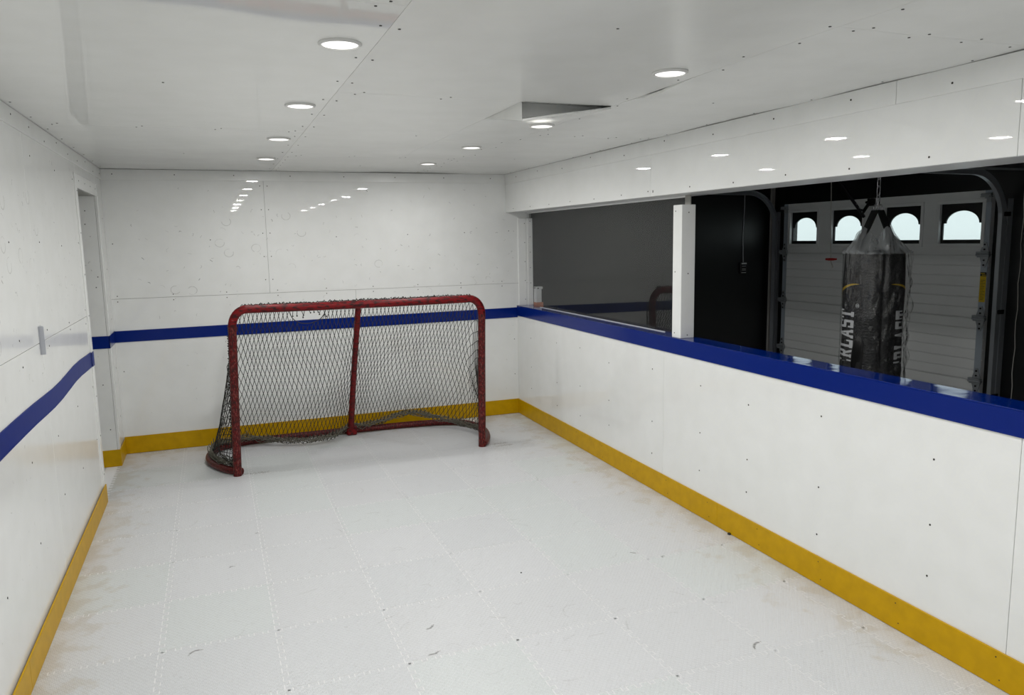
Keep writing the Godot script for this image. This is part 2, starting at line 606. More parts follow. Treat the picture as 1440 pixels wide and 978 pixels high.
func ceiling_sheet(parent: Node, x0: float, x1: float, z0: float, z1: float, noise: FastNoiseLite, loose := false) -> void:
	var st := tool()
	var step := 0.025 if loose else 0.09
	var nx := maxi(2, int((x1 - x0) / step))
	var nz := maxi(2, int((z1 - z0) / step))
	var g := 0.0006
	var grid := []
	for j in nz + 1:
		var row := []
		for i in nx + 1:
			var x: float = lerp(x0 + g, x1 - g, float(i) / nx)
			var z: float = lerp(z0 + g, z1 - g, float(j) / nz)
			var y := HC + ripple(x, z, noise)
			if loose:
				y -= sag(x, z)
			elif x0 > 1.8:
				y -= 0.012 * exp(-pow((z + 2.93) / 0.16, 2.0)) * exp(-pow((x - 1.82) / 0.11, 2.0))
			row.append(Vector3(x, y, z))
		grid.append(row)
	st.set_smooth_group(0)
	for j in nz:
		for i in nx:
			quad(st, grid[j][i], grid[j][i + 1], grid[j + 1][i + 1], grid[j + 1][i], Vector3.DOWN)
	st.set_smooth_group(-1)
	var up := Vector3(0, 0.008, 0)
	for j in nz:
		for i in [0, nx]:
			var ua := grid[j][i] + up as Vector3
			var ub := grid[j + 1][i] + up as Vector3
			if loose:
				ua.y = HC + 0.008
				ub.y = HC + 0.008
			quad(st, grid[j][i], grid[j + 1][i], ub, ua, Vector3(-1 if i == 0 else 1, 0, 0))
	for i in nx:
		for j in [0, nz]:
			quad(st, grid[j][i], grid[j][i + 1], grid[j][i + 1] + up, grid[j][i] + up, Vector3(0, 0, -1 if j == 0 else 1))
	st.set_smooth_group(1)
	for j in nz:
		for i in nx:
			quad(st, grid[j][i] + up, grid[j][i + 1] + up, grid[j + 1][i + 1] + up, grid[j + 1][i] + up, Vector3.UP)
	obj("ceiling_panel", st, M["ceiling" if x1 < 0.6 else "rubbed ceiling"], parent)

func build_ceiling() -> void:
	var c := part_of_room("ceiling", "low ceiling of glossy white board sheets with one sheet hanging loose", "ceiling")
	var st := tool()
	bb(st, Vector3(XL - 0.2, HC + 0.0115, ZB - 0.1), Vector3(2.95, HC + 0.25, ZF + 0.1))
	obj("ceiling_deck", st, M["trim"], c)
	var noise := FastNoiseLite.new()
	noise.seed = 77
	noise.frequency = 0.011
	noise.fractal_octaves = 2
	st = tool()
	for k in 12:
		var xa: float = lerp(1.362, 1.815, k / 12.0)
		var xb: float = lerp(1.362, 1.815, (k + 1) / 12.0)
		quad(st, Vector3(xa, HC + 0.011, -3.42), Vector3(xb, HC + 0.011, -3.42), Vector3(xb, HC + 0.004 - sag(xb, -3.42), -3.42), Vector3(xa, HC + 0.004 - sag(xa, -3.42), -3.42), Vector3.BACK)
		quad(st, Vector3(xa, HC + 0.011, -3.43), Vector3(xb, HC + 0.011, -3.43), Vector3(xb, HC + 0.004 - sag(xb, -3.43), -3.43), Vector3(xa, HC + 0.004 - sag(xa, -3.43), -3.43), Vector3.FORWARD)
	obj("added_gap_backing", st, M["trim"], c)  # white backing added behind the loose edge to lighten the dark gap
	var cols := [[XL, 0.53, [ZB, -4.53, -2.09, 0.35, ZF]], [0.53, 1.82, [ZB, -5.74, -3.33, -0.89, 1.55, ZF]], [1.82, XH, [ZB, -4.34, -1.9, 0.54, ZF]]]
	var spots := []
	for col in cols:
		var zs: Array = col[2]
		for k in zs.size() - 1:
			var a: float = col[0]
			var b: float = col[1]
			if a > 0.5 and a < 0.6 and k == 1:
				ceiling_sheet(c, a, 1.36, zs[k], zs[k + 1], noise)
				ceiling_sheet(c, 1.36, b, zs[k], -4.75, noise)
				ceiling_sheet(c, 1.36, b, -4.75, zs[k + 1], noise, true)
			else:
				ceiling_sheet(c, a, b, zs[k], zs[k + 1], noise)
			for q in 4:
				var x: float = lerp(a + 0.08, b - 0.08, q / 3.0)
				if not (k == 1 and x > 1.3 and a < 1.0):
					spots.append(Vector3(x, HC, zs[k + 1] - 0.025))
					spots.append(Vector3(x + 0.03, HC, zs[k + 1] + 0.025))
			for q in 6:
				var z: float = lerp(zs[k], zs[k + 1], (q + 0.5) / 6.0)
				if not (absf(b - 1.82) < 0.1 and z > -4.4 and z < -3.3):
					spots.append(Vector3(b - 0.03, HC, z))
				spots.append(Vector3(a + 0.03, HC, z))
			spots.append(Vector3((a + b) * 0.5, HC, (zs[k] + zs[k + 1]) * 0.5))
	for k in spots.size():
		spots[k].y = HC + ripple(spots[k].x, spots[k].z, noise)
	screws(c, spots, Vector3.DOWN)

func build_walls() -> void:
	var ln := 9.8
	# back wall: upper sheets split at x = 0.455, a long joint at 1.30 m
	var back := part_of_room("wall_back", "scuffed white board wall behind the hockey goal", "wall")
	var st := tool()
	bb(st, Vector3(XL - 0.2, -0.2, ZB - 0.12), Vector3(2.94, HC + 0.0115, ZB - 0.011))
	obj("wall_core", st, M["backing"], back)
	for p in [[XL - 0.005, 0.455, 1.302, HC], [0.455, 2.92, 1.302, HC], [XL - 0.005, 1.2, 0.0, 1.302], [1.2, 2.92, 0.0, 1.302]]:
		panel(back, Vector3(p[0], p[2], ZB - 0.011), Vector3(p[1], p[3], ZB), M["scuffed"])
	var sp := []
	for k in 9:
		var x := -0.74 + k * 0.42
		sp.append(Vector3(x, 1.325, ZB))
		sp.append(Vector3(x, 1.279, ZB))
	for k in 5:
		for s in [-0.03, 0.03]:
			sp.append(Vector3(0.455 + s, 1.42 + k * 0.2, ZB))
	for q in [[-0.74, 1.75], [0.0, 1.77], [1.05, 1.78], [1.7, 1.79], [2.25, 1.8], [2.7, 1.81], [-0.74, 0.7], [0.1, 0.75], [1.2, 0.66], [2.74, 0.75], [2.74, 0.4]]:
		sp.append(Vector3(q[0], q[1], ZB))
	screws(back, sp, Vector3.BACK)

	# left wall with a doorway near its far end
	var left := part_of_room("wall_left", "white board wall with a doorway opening near the back", "wall")
	var e1 := -5.72
	var e2 := -6.632
	st = tool()
	bb(st, Vector3(XL - 0.115, -0.2, e1), Vector3(XL - 0.01, HC + 0.0115, ZF + 0.1))
	bb(st, Vector3(XL - 0.115, 2.11, e2), Vector3(XL - 0.01, HC + 0.0115, e1))
	bb(st, Vector3(XL - 0.115, -0.2, ZB - 0.05), Vector3(XL - 0.01, HC + 0.0115, e2 - 0.01))
	obj("wall_core", st, M["backing"], left)
	var cuts := [e1, -4.22, -1.78, 0.66, ZF]
	for k in 4:
		panel(left, Vector3(XL - 0.01, 1.28, cuts[k]), Vector3(XL, HC, cuts[k + 1]), M["left board"])
		panel(left, Vector3(XL - 0.01, 0.0, cuts[k]), Vector3(XL, 1.28, cuts[k + 1]), M["left board"])
	panel(left, Vector3(XL - 0.01, 2.11, e2), Vector3(XL, HC, e1), M["left board"])
	panel(left, Vector3(XL - 0.01, 0.0, ZB), Vector3(XL, HC, e2), M["left board"])
	sp = []
	for k in 9:
		for y in [0.45, 0.8, 1.24, 1.32, 1.75, 2.15]:
			sp.append(Vector3(XL, y + rng.randf_range(-0.02, 0.02), -5.6 + k * 0.61 + rng.randf_range(-0.02, 0.02)))
	for k in 5:
		sp.append(Vector3(XL, 0.35 + k * 0.4, -6.9))
	screws(left, sp, Vector3.RIGHT)

	# the passage behind the doorway: lined with the same board
	var al := part_of_room("wall_passage", "white board lining of the passage beyond the doorway", "wall")
	panel(al, Vector3(-2.1, -0.012, e2 - 0.012), Vector3(XL - 0.012, 2.4, e2), M["scuffed"], "wall_panel", 0.0)
	panel(al, Vector3(-2.1, -0.012, e1 + 0.012), Vector3(XL - 0.116, 2.4, e1 + 0.11), M["white board"], "wall_panel", 0.0)
	panel(al, Vector3(-2.22, -0.2, e2 - 0.1), Vector3(-2.1, 2.4, e1 + 0.2), M["white board"], "wall_panel", 0.0)
	panel(al, Vector3(-2.1, 2.4, e2 - 0.1), Vector3(XL - 0.117, 2.5, e1 + 0.2), M["white board"], "wall_panel", 0.0)
	panel(al, Vector3(-2.1, -0.2, e2 - 0.1), Vector3(XL - 0.1, -0.002, e1 + 0.2), M["floor tile 1"], "passage_floor", 0.0)
	sp = []
	for y in [0.3, 0.66, 1.0, 1.42, 1.5, 1.9, 2.0]:
		sp.append(Vector3(XL - 0.06 + 0.03 * sin(y * 9.0), y, e2))
	screws(al, sp, Vector3.BACK)
	# casing of the doorway
	var cas := part_of_room("trim_1", "flat white casing boards framing the doorway in the left wall", "trim")
	for p in [[Vector3(XL, 0.0, e1), Vector3(XL + 0.007, 2.2, e1 + 0.075)], [Vector3(XL, 2.112, e2 - 0.04), Vector3(XL + 0.007, 2.2, e1 - 0.001)], [Vector3(XL, 0.0, e2 - 0.07), Vector3(XL + 0.005, 2.112, e2)], [Vector3(XL - 0.118, 0.0, e1 - 0.008), Vector3(XL + 0.006, 2.11, e1)]]:
		st = tool()
		bb(st, p[0], p[1], 0.0012)
		obj("casing_board", st, M["trim"], cas)
	sp = []
	for k in 8:
		sp.append(Vector3(XL + 0.007, 0.2 + k * 0.27, e1 + 0.03))
	for k in 4:
		sp.append(Vector3(XL + 0.007, 2.16, e2 + 0.05 + k * 0.26))
	screws(cas, sp, Vector3.RIGHT)

	# half wall on the right
	var right := part_of_room("wall_right", "white board half wall below the blue cap", "wall", WR, WTURN)
	st = tool()
	bb(st, Vector3(0.01, -0.25, -0.05), Vector3(0.128, 1.045, ln))
	obj("wall_core", st, M["backing"], right)
	cuts = [0.0, 2.72, 5.16, 7.6, ln]
	for k in 4:
		panel(right, Vector3(0, 0, cuts[k]), Vector3(0.01, 1.045, cuts[k + 1]), M["white board"])
	st = tool()
	bb(st, Vector3(0.128, -0.25, 0.0), Vector3(0.135, 1.04, ln))
	obj("garage_side_board", st, M["trim"], right)
	sp = []
	for k in 13:
		for y in [0.28, 0.5, 0.82]:
			sp.append(Vector3(0, y + 0.03 * sin(k * 2.3 + y * 5.0), 0.35 + k * 0.55 + 0.06 * sin(k * 1.7)))
	screws(right, sp, Vector3.LEFT)

	# header over the opening
	var head := part_of_room("wall_header", "white board header above the opening to the garage", "wall")
	st = tool()
	bb(st, Vector3(XH + 0.01, HH + 0.012, ZB - 0.05), Vector3(2.95, 2.75, ZF + 0.1))
	obj("wall_core", st, M["trim"], head)
	cuts = [ZB, -4.37, -1.93, 0.51, ZF]
	for k in 4:
		panel(head, Vector3(XH, HH, cuts[k]), Vector3(XH + 0.01, HC, cuts[k + 1]), M["white board"])
	panel(head, Vector3(XH + 0.01, HH, ZB), Vector3(2.955, HH + 0.012, ZF), M["trim"], "soffit_board")
	sp = []
	for k in 22:
		sp.append(Vector3(XH, HH + 0.03 + 0.01 * sin(k * 3.1), -6.8 + k * 0.41))
	for s in [-0.03, 0.03]:
		sp.append(Vector3(XH, HH + 0.035, -4.37 + s))
	screws(head, sp, Vector3.LEFT)

	# cover strips where ceiling and walls meet
	var cor := part_of_room("trim_2", "narrow white cover strips along the top of the walls", "trim")
	for p in [[Vector3(XL, 2.262, ZB), Vector3(0.6, HC - 0.002, ZB + 0.007)], [Vector3(0.602, 2.262, ZB), Vector3(XH, HC - 0.002, ZB + 0.007)],
			[Vector3(XL, 2.262, ZB + 0.007), Vector3(XL + 0.007, HC - 0.002, -4.4)], [Vector3(XL, 2.262, -4.398), Vector3(XL + 0.007, HC - 0.002, ZF)],
			[Vector3(XH - 0.007, 2.25, ZB + 0.007), Vector3(XH, HC - 0.002, -4.9)], [Vector3(XH - 0.007, 2.25, -4.898), Vector3(XH, HC - 0.002, -2.46)], [Vector3(XH - 0.007, 2.25, -2.458), Vector3(XH, HC - 0.002, ZF)]]:
		st = tool()
		bb(st, p[0], p[1], 0.001)
		obj("cover_strip", st, M["trim"], cor)
	sp = []
	for k in 8:
		sp.append(Vector3(-0.7 + k * 0.46, 2.305, ZB + 0.007))
	screws(cor, sp, Vector3.BACK)
	sp = []
	for k in 16:
		sp.append(Vector3(XL + 0.007, 2.3 + 0.02 * sin(k * 4.0), -6.9 + k * 0.36))
	screws(cor, sp, Vector3.RIGHT)
	sp = []
	for k in 14:
		sp.append(Vector3(XH - 0.007, 2.3 + 0.02 * sin(k * 2.7), -6.7 + k * 0.5))
	screws(cor, sp, Vector3.LEFT)

	# wall behind the camera
	var front := part_of_room("wall_front", "white board wall at the near end of the room", "wall")
	st = tool()
	bb(st, Vector3(XL - 0.2, -0.25, ZF), Vector3(2.95, 2.75, ZF + 0.12))
	obj("wall_panel", st, M["white board"], front)

func build_stripes() -> void:
	# blue stripes
	var t := part_of_room("trim_3", "blue board stripe across the back wall behind the goal", "trim")
	var st := tool()
	var zf := ZB + 0.005
	var p := [Vector3(XL, 0.945, zf), Vector3(2.786, 0.966, zf), Vector3(2.786, 1.064, zf), Vector3(XL, 1.039, zf)]
	quad(st, p[0], p[1], p[2], p[3], Vector3.BACK)
	var dz := Vector3(0, 0, -0.005)
	quad(st, p[3], p[2], p[2] + dz, p[3] + dz, Vector3.UP)
	quad(st, p[0], p[1], p[1] + dz, p[0] + dz, Vector3.DOWN)
	obj("stripe_board", st, M["blue stripe"], t)
	t = part_of_room("trim_4", "blue stripe running along the left wall up to the doorway", "trim")
	st = tool()
	var pts := []
	for k in 40:
		var z: float = lerp(-5.645, ZF, k / 39.0)
		var wob := 0.012 * exp(-pow((z + 5.1) / 0.35, 2.0)) - 0.012 * exp(-pow((z + 4.4) / 0.4, 2.0))
		pts.append(Vector2(z, wob))
	for k in 39:
		var a: Vector2 = pts[k]
		var b: Vector2 = pts[k + 1]
		var x := XL + 0.005
		quad(st, Vector3(x, 0.945 + a.y, a.x), Vector3(x, 0.945 + b.y, b.x), Vector3(x, 1.042 + b.y, b.x), Vector3(x, 1.042 + a.y, a.x), Vector3.RIGHT)
		quad(st, Vector3(x, 1.042 + a.y, a.x), Vector3(x, 1.042 + b.y, b.x), Vector3(XL, 1.042 + b.y, b.x), Vector3(XL, 1.042 + a.y, a.x), Vector3.UP)
		quad(st, Vector3(x, 0.945 + a.y, a.x), Vector3(x, 0.945 + b.y, b.x), Vector3(XL, 0.945 + b.y, b.x), Vector3(XL, 0.945 + a.y, a.x), Vector3.DOWN)
	bb(st, Vector3(XL + 0.007, 0.947, -5.72), Vector3(XL + 0.011, 1.04, -5.64), 0.0005)
	obj("stripe_board", st, M["left stripe"], t)
	t = part_of_room("trim_5", "short blue stripe wrapping the far corner of the doorway", "trim")
	st = tool()
	bb(st, Vector3(-2.1, 0.945, -6.632), Vector3(XL + 0.005, 1.042, -6.627))
	bb(st, Vector3(XL, 0.945, -6.99), Vector3(XL + 0.006, 1.042, -6.627))
	obj("stripe_board", st, M["blue stripe"], t)
	# blue cap on the half wall
	t = part_of_room("trim_6", "glossy blue cap on top of the half wall", "trim", WR, WTURN)
	for s in [[0.0, 5.4], [5.401, 9.75]]:
		st = tool()
		bb(st, Vector3(-0.007, 0.982, s[0]), Vector3(0.0, 1.078, s[1]), 0.001)
		obj("cap_face", st, M["blue stripe"], t)
		st = tool()
		bb(st, Vector3(-0.007, 1.0785, s[0]), Vector3(0.14, CAP, s[1]), 0.0025)
		obj("cap_top", st, M["blue board"], t)
	var sp := []
	for k in 12:
		sp.append(Vector3(-0.007, 1.03 + 0.02 * sin(k * 5.0), 0.5 + k * 0.62))
	var scr := tool()
	for q in sp:
		disc(scr, q, Vector3.LEFT, 0.003, 0.001)
	stuff(obj("screw_heads", scr, M["blue stripe"], t))

	# yellow kick boards
	t = part_of_room("baseboard_back", "yellow kick board along the back wall", "baseboard")
	for s in [[XL + 0.006, 0.98], [0.981, 2.775]]:
		st = tool()
		bb(st, Vector3(s[0], 0.002, ZB), Vector3(s[1], 0.147, ZB + 0.009), 0.0012)
		obj("kick_board", st, M["yellow board"], t)
	t = part_of_room("baseboard_left", "yellow kick board along the left wall", "baseboard")
	for s in [[-5.70, -3.3], [-3.299, -0.86], [-0.859, ZF]]:
		st = tool()
		bb(st, Vector3(XL + 0.0071, 0.002, s[0]), Vector3(XL + 0.015, 0.128, s[1]), 0.0012)
		obj("kick_board", st, M["yellow board"], t)
	t = part_of_room("baseboard_doorway", "yellow kick board round the far corner of the doorway", "baseboard")
	st = tool()
	bb(st, Vector3(-2.1, 0.001, -6.632), Vector3(XL + 0.006, 0.135, -6.624), 0.001)
	bb(st, Vector3(XL + 0.005, 0.001, -6.99), Vector3(XL + 0.012, 0.135, -6.624), 0.001)
	obj("kick_board", st, M["yellow board"], t)
	t = part_of_room("baseboard_right", "yellow kick board along the half wall", "baseboard", WR, WTURN)
	for s in [[0.009, 3.35], [3.351, 5.8], [5.801, 9.7]]:
		st = tool()
		bb(st, Vector3(-0.009, 0.002, s[0]), Vector3(0.0, 0.145, s[1]), 0.0012)
		obj("kick_board", st, M["yellow board"], t)
	sp = []
	for k in 14:
		sp.append(Vector3(-0.009, 0.12, 0.9 + k * 0.47))
		sp.append(Vector3(-0.009, 0.035, 0.92 + k * 0.47))
	screws(t, sp, Vector3.LEFT, 0.0028)

func build_opening() -> void:
	# clear sheet between the back wall and the post, with its cover strips
	var w := part_of_room("window_1", "clear plastic sheet standing on the blue cap between back wall and post", "window", WR, WTURN)
	var st := tool()
	var x := 0.105
	quad(st, Vector3(x, CAP, 0.02), Vector3(x, CAP, 2.79), Vector3(x, HH, 2.79), Vector3(x, HH, 0.02), Vector3.LEFT)
	obj("pane", st, M["clear pane"], w)
	st = tool()
	bb(st, Vector3(x - 0.008, CAP, 0.35), Vector3(x - 0.002, CAP + 0.005, 2.57), 0.001)
	obj("glazing_bead", st, M["pale plastic"], w)
	st = tool()
	bb(st, Vector3(x + 0.006, HH - 0.012, 0.02), Vector3(x + 0.02, HH - 0.001, 2.79), 0.001)
	obj("head_bead", st, M["trim"], w)
	var j := part_of_room("trim_7", "pair of upright white strips in the corner beside the clear sheet", "trim")
	st = tool()
	bb(st, Vector3(2.795, CAP, ZB), Vector3(2.872, 1.93, ZB + 0.012), 0.0015)
	obj("upright_strip", st, M["trim"], j)
	st = tool()
	bb(st, Vector3(2.89, CAP, ZB + 0.0), Vector3(2.938, 1.93, ZB + 0.03), 0.0015)
	obj("upright_strip", st, M["trim"], j)
	var sp := []
	for k in 5:
		sp.append(Vector3(2.862, 1.14 + k * 0.185, ZB + 0.012))
		sp.append(Vector3(2.912, 1.3 + k * 0.15, ZB + 0.03))
	screws(j, sp, Vector3.BACK, 0.004)

	# post
	var p := thing("support_post", "square white boxed post standing on the blue cap", "post", Vector3(2.786, CAP, -4.148), WTURN)
	st = tool()
	bb(st, Vector3(-0.05, 0, -0.05), Vector3(0.05, 0.838, 0.05), 0.0025)
	obj("post_box", st, M["trim"], p)
	st = tool()
	bb(st, Vector3(0.036, 0.838, -0.05), Vector3(0.044, 0.9, 0.01), 0.001)
	obj("holding_tongue", st, M["backing"], p)
	st = tool()
	for y in [0.03, 0.42, 0.8]:
		disc(st, Vector3(-0.05, y, 0.0 - 0.02), Vector3.LEFT, 0.004)
		disc(st, Vector3(0.0, y - 0.01, 0.05), Vector3.BACK, 0.004)
	stuff(obj("screw_heads", st, M["screw"], p))

	# small device left in the corner of the ledge
	var d := thing("sensor_box", "small white boxed device on an orange block in the corner of the ledge", "device", Vector3(2.97, 1.045, -6.93))
	st = tool()
	bb(st, Vector3(-0.03, 0, -0.04), Vector3(0.045, 0.065, 0.03), 0.002)
	obj("orange_block", st, M["cardboard"], d)
	st = tool()
	bb(st, Vector3(-0.03, 0.065, -0.035), Vector3(0.03, 0.215, 0.025), 0.003)
	bb(st, Vector3(-0.03, 0.195, -0.035), Vector3(0.045, 0.217, 0.02), 0.003)
	obj("housing", st, M["pale plastic"], d)
	st = tool()
	for k in 5:
		bb(st, Vector3(-0.036, 0.08 + k * 0.025, -0.02), Vector3(-0.03, 0.092 + k * 0.025, 0.02), 0.001)
	obj("terminal", st, M["pale plastic"], d)
	st = tool()
	bb(st, Vector3(-0.015, 0.198, 0.025), Vector3(0.0, 0.208, 0.027))
	obj("display", st, M["print black"], d)
	# ledge of the garage wall that carries it
	var lg := part_of_room("trim_8", "narrow ledge behind the clear sheet in the garage corner", "trim")
	st = tool()
	bb(st, Vector3(2.915, 1.0, -7.1), Vector3(3.05, 1.045, -6.86), 0.002)
	obj("ledge_board", st, M["black wall"], lg)

	# steel plate on the left wall
	var h := thing("pull_plate", "small upright grey steel plate fixed to the left wall above the blue stripe", "plate", Vector3(XL, 1.225, -4.185))
	st = tool()
	bb(st, Vector3(0, 0, -0.028), Vector3(0.004, 0.135, 0.028), 0.001)
	obj("plate", st, M["steel plate"], h)
	st = tool()
	bb(st, Vector3(0.004, 0.0, 0.02), Vector3(0.022, 0.135, 0.028), 0.001)
	obj("lip", st, M["steel plate"], h)

	var b := thing("rubber_scrap", "tiny black rubber scrap on the floor beside the yellow kick board", "scrap", Vector3(2.70, 0.0, -3.52))
	st = tool()
	lathe(st, [Vector2(0, 0.012), Vector2(0.007, 0.01), Vector2(0.011, 0.004), Vector2(0.01, 0.0), Vector2(0, 0)], Vector3.ZERO, 8)
	obj("scrap", st, M["black plastic"], b)
	b = thing("rubber_crumb", "tiny black crumb lying alone on the open floor tiles", "crumb", Vector3(1.395, 0.0, -3.527), 0.4)
	st = tool()
	lathe(st, [Vector2(0, 0.004), Vector2(0.004, 0.003), Vector2(0.005, 0.0), Vector2(0, 0)], Vector3.ZERO, 7)
	obj("crumb", st, M["black plastic"], b)

func build_lamps() -> void:
	var ords := ["first", "second", "third", "fourth", "fifth", "sixth", "seventh", "eighth"]
	var rows := [[0.42, [-5.983, -4.854, -3.679, -2.529, -1.38, -0.23, 0.92, 2.05], "doorway side"], [1.675, [-6.119, -5.004, -3.828, -2.601, -1.4, -0.2, 1.0, 2.1], "garage side"]]
	var ringm: ArrayMesh
	var lensm: ArrayMesh
	var st := tool()
	lathe(st, [Vector2(0.067, 0.004), Vector2(0.068, -0.002), Vector2(0.064, -0.007), Vector2(0.0585, -0.0075), Vector2(0.056, -0.004)], Vector3.ZERO, 40)
	ringm = mesh_of(st)
	st = tool()
	lathe(st, [Vector2(0.0565, -0.004), Vector2(0.03, -0.0045), Vector2(0.0, -0.0048)], Vector3.ZERO, 40)
	lensm = mesh_of(st)
	for r in rows:
		for k in 7:
			var at := Vector3(r[0], HC - 0.001, r[1][k])
			if r[0] > 1.0 and k == 2:
				at.y -= 0.024
			var o := thing("recessed_light", "round recessed ceiling light on the %s, %s from the back wall" % [r[2], ords[k]], "ceiling light", at, 0.0, "recessed ceiling lights")
			put("trim_ring", ringm, M["lamp ring"], o)
			put("lens", lensm, M["lamp lens"], o)
			var l := AreaLight3D.new()
			l.name = "lamp_light"
			l.area_size = Vector2(0.092, 0.092)
			l.light_energy = LAMP_ENERGY
			l.light_color = Color(1.0, 0.995, 0.985)
			l.area_range = 14.0
			l.shadow_enabled = true
			l.rotation.x = -PI / 2
			l.position = Vector3(0, -0.009, 0)
			o.add_child(l, true)

const LAMP_ENERGY := 0.735

# ------------------------------------------------------------------ hockey goal
var goal_base := [Vector3(0.10, 0.03, -5.95), Vector3(0.0, 0.03, -6.06), Vector3(-0.10, 0.03, -6.28), Vector3(-0.125, 0.03, -6.5), Vector3(-0.06, 0.03, -6.72), Vector3(0.12, 0.03, -6.85), Vector3(0.4, 0.03, -6.885), Vector3(0.75, 0.03, -6.89), Vector3(1.06, 0.03, -6.89),
	Vector3(1.4, 0.03, -6.88), Vector3(1.72, 0.03, -6.86), Vector3(1.98, 0.03, -6.8), Vector3(2.14, 0.03, -6.65), Vector3(2.185, 0.03, -6.42), Vector3(2.15, 0.03, -6.2), Vector3(2.08, 0.03, -6.02), Vector3(2.03, 0.03, -5.94)]
# where the foot of the net lies, by the place u across the goal
var hem := [[-1.5, Vector3(0.05, 0.05, -6.02)], [-1.35, Vector3(-0.06, 0.05, -6.2)], [-1.2, Vector3(-0.11, 0.05, -6.42)], [-1.05, Vector3(-0.06, 0.05, -6.7)], [-0.9, Vector3(0.14, 0.05, -6.82)], [-0.72, Vector3(0.33, 0.025, -6.80)], [-0.5, Vector3(0.55, 0.015, -6.68)], [-0.3, Vector3(0.76, 0.015, -6.65)], [-0.15, Vector3(0.92, 0.02, -6.72)], [0.0, Vector3(1.06, 0.05, -6.86)],
	[0.12, Vector3(1.17, 0.045, -6.86)], [0.3, Vector3(1.34, 0.06, -6.87)], [0.48, Vector3(1.52, 0.11, -6.86)], [0.62, Vector3(1.66, 0.12, -6.82)], [0.78, Vector3(1.82, 0.08, -6.76)], [0.92, Vector3(1.96, 0.05, -6.66)], [1.05, Vector3(2.05, 0.04, -6.5)], [1.2, Vector3(2.11, 0.05, -6.3)], [1.35, Vector3(2.09, 0.06, -6.15)], [1.5, Vector3(2.06, 0.08, -6.02)]]

func hem_at(u: float) -> Vector3:
	u = clampf(u, -1.5, 1.5)
	for k in hem.size() - 1:
		if u <= hem[k + 1][0]:
			var t: float = (u - hem[k][0]) / (hem[k + 1][0] - hem[k][0])
			var a: Vector3 = hem[maxi(k - 1, 0)][1]
			var d: Vector3 = hem[mini(k + 2, hem.size() - 1)][1]
			var b: Vector3 = hem[k][1]
			var c: Vector3 = hem[k + 1][1]
			return b.cubic_interpolate(c, a, d, t)
	return hem[hem.size() - 1][1]

func net_point(u: float, v: float, f: FastNoiseLite) -> Vector3:
	var top: Vector3
	if absf(u) <= 1.0:
		top = Vector3(1.057 + u * 0.955, 1.245 - 0.06 * pow(absf(u), 12.0), -6.0)
	else:
		var k := (absf(u) - 1.0) / 0.5
		top = Vector3(1.057 + signf(u) * 0.955 + 0.02 * (1.0 - k), lerp(1.19, 0.12, pow(k, 0.8)), -6.02)
	var p := top.lerp(hem_at(u), v)
	var slack := sin(v * PI)
	p.z += 0.03 * slack
	var n := Vector3(f.get_noise_2d(u * 120.0, v * 90.0), f.get_noise_2d(u * 120.0 + 500.0, v * 90.0), f.get_noise_2d(u * 120.0, v * 90.0 + 500.0))
	p += Vector3(0.035, 0.012, 0.03) * n * slack
	p.x += 0.02 * sin(v * 5.0 + u * 3.0) * slack
	return p

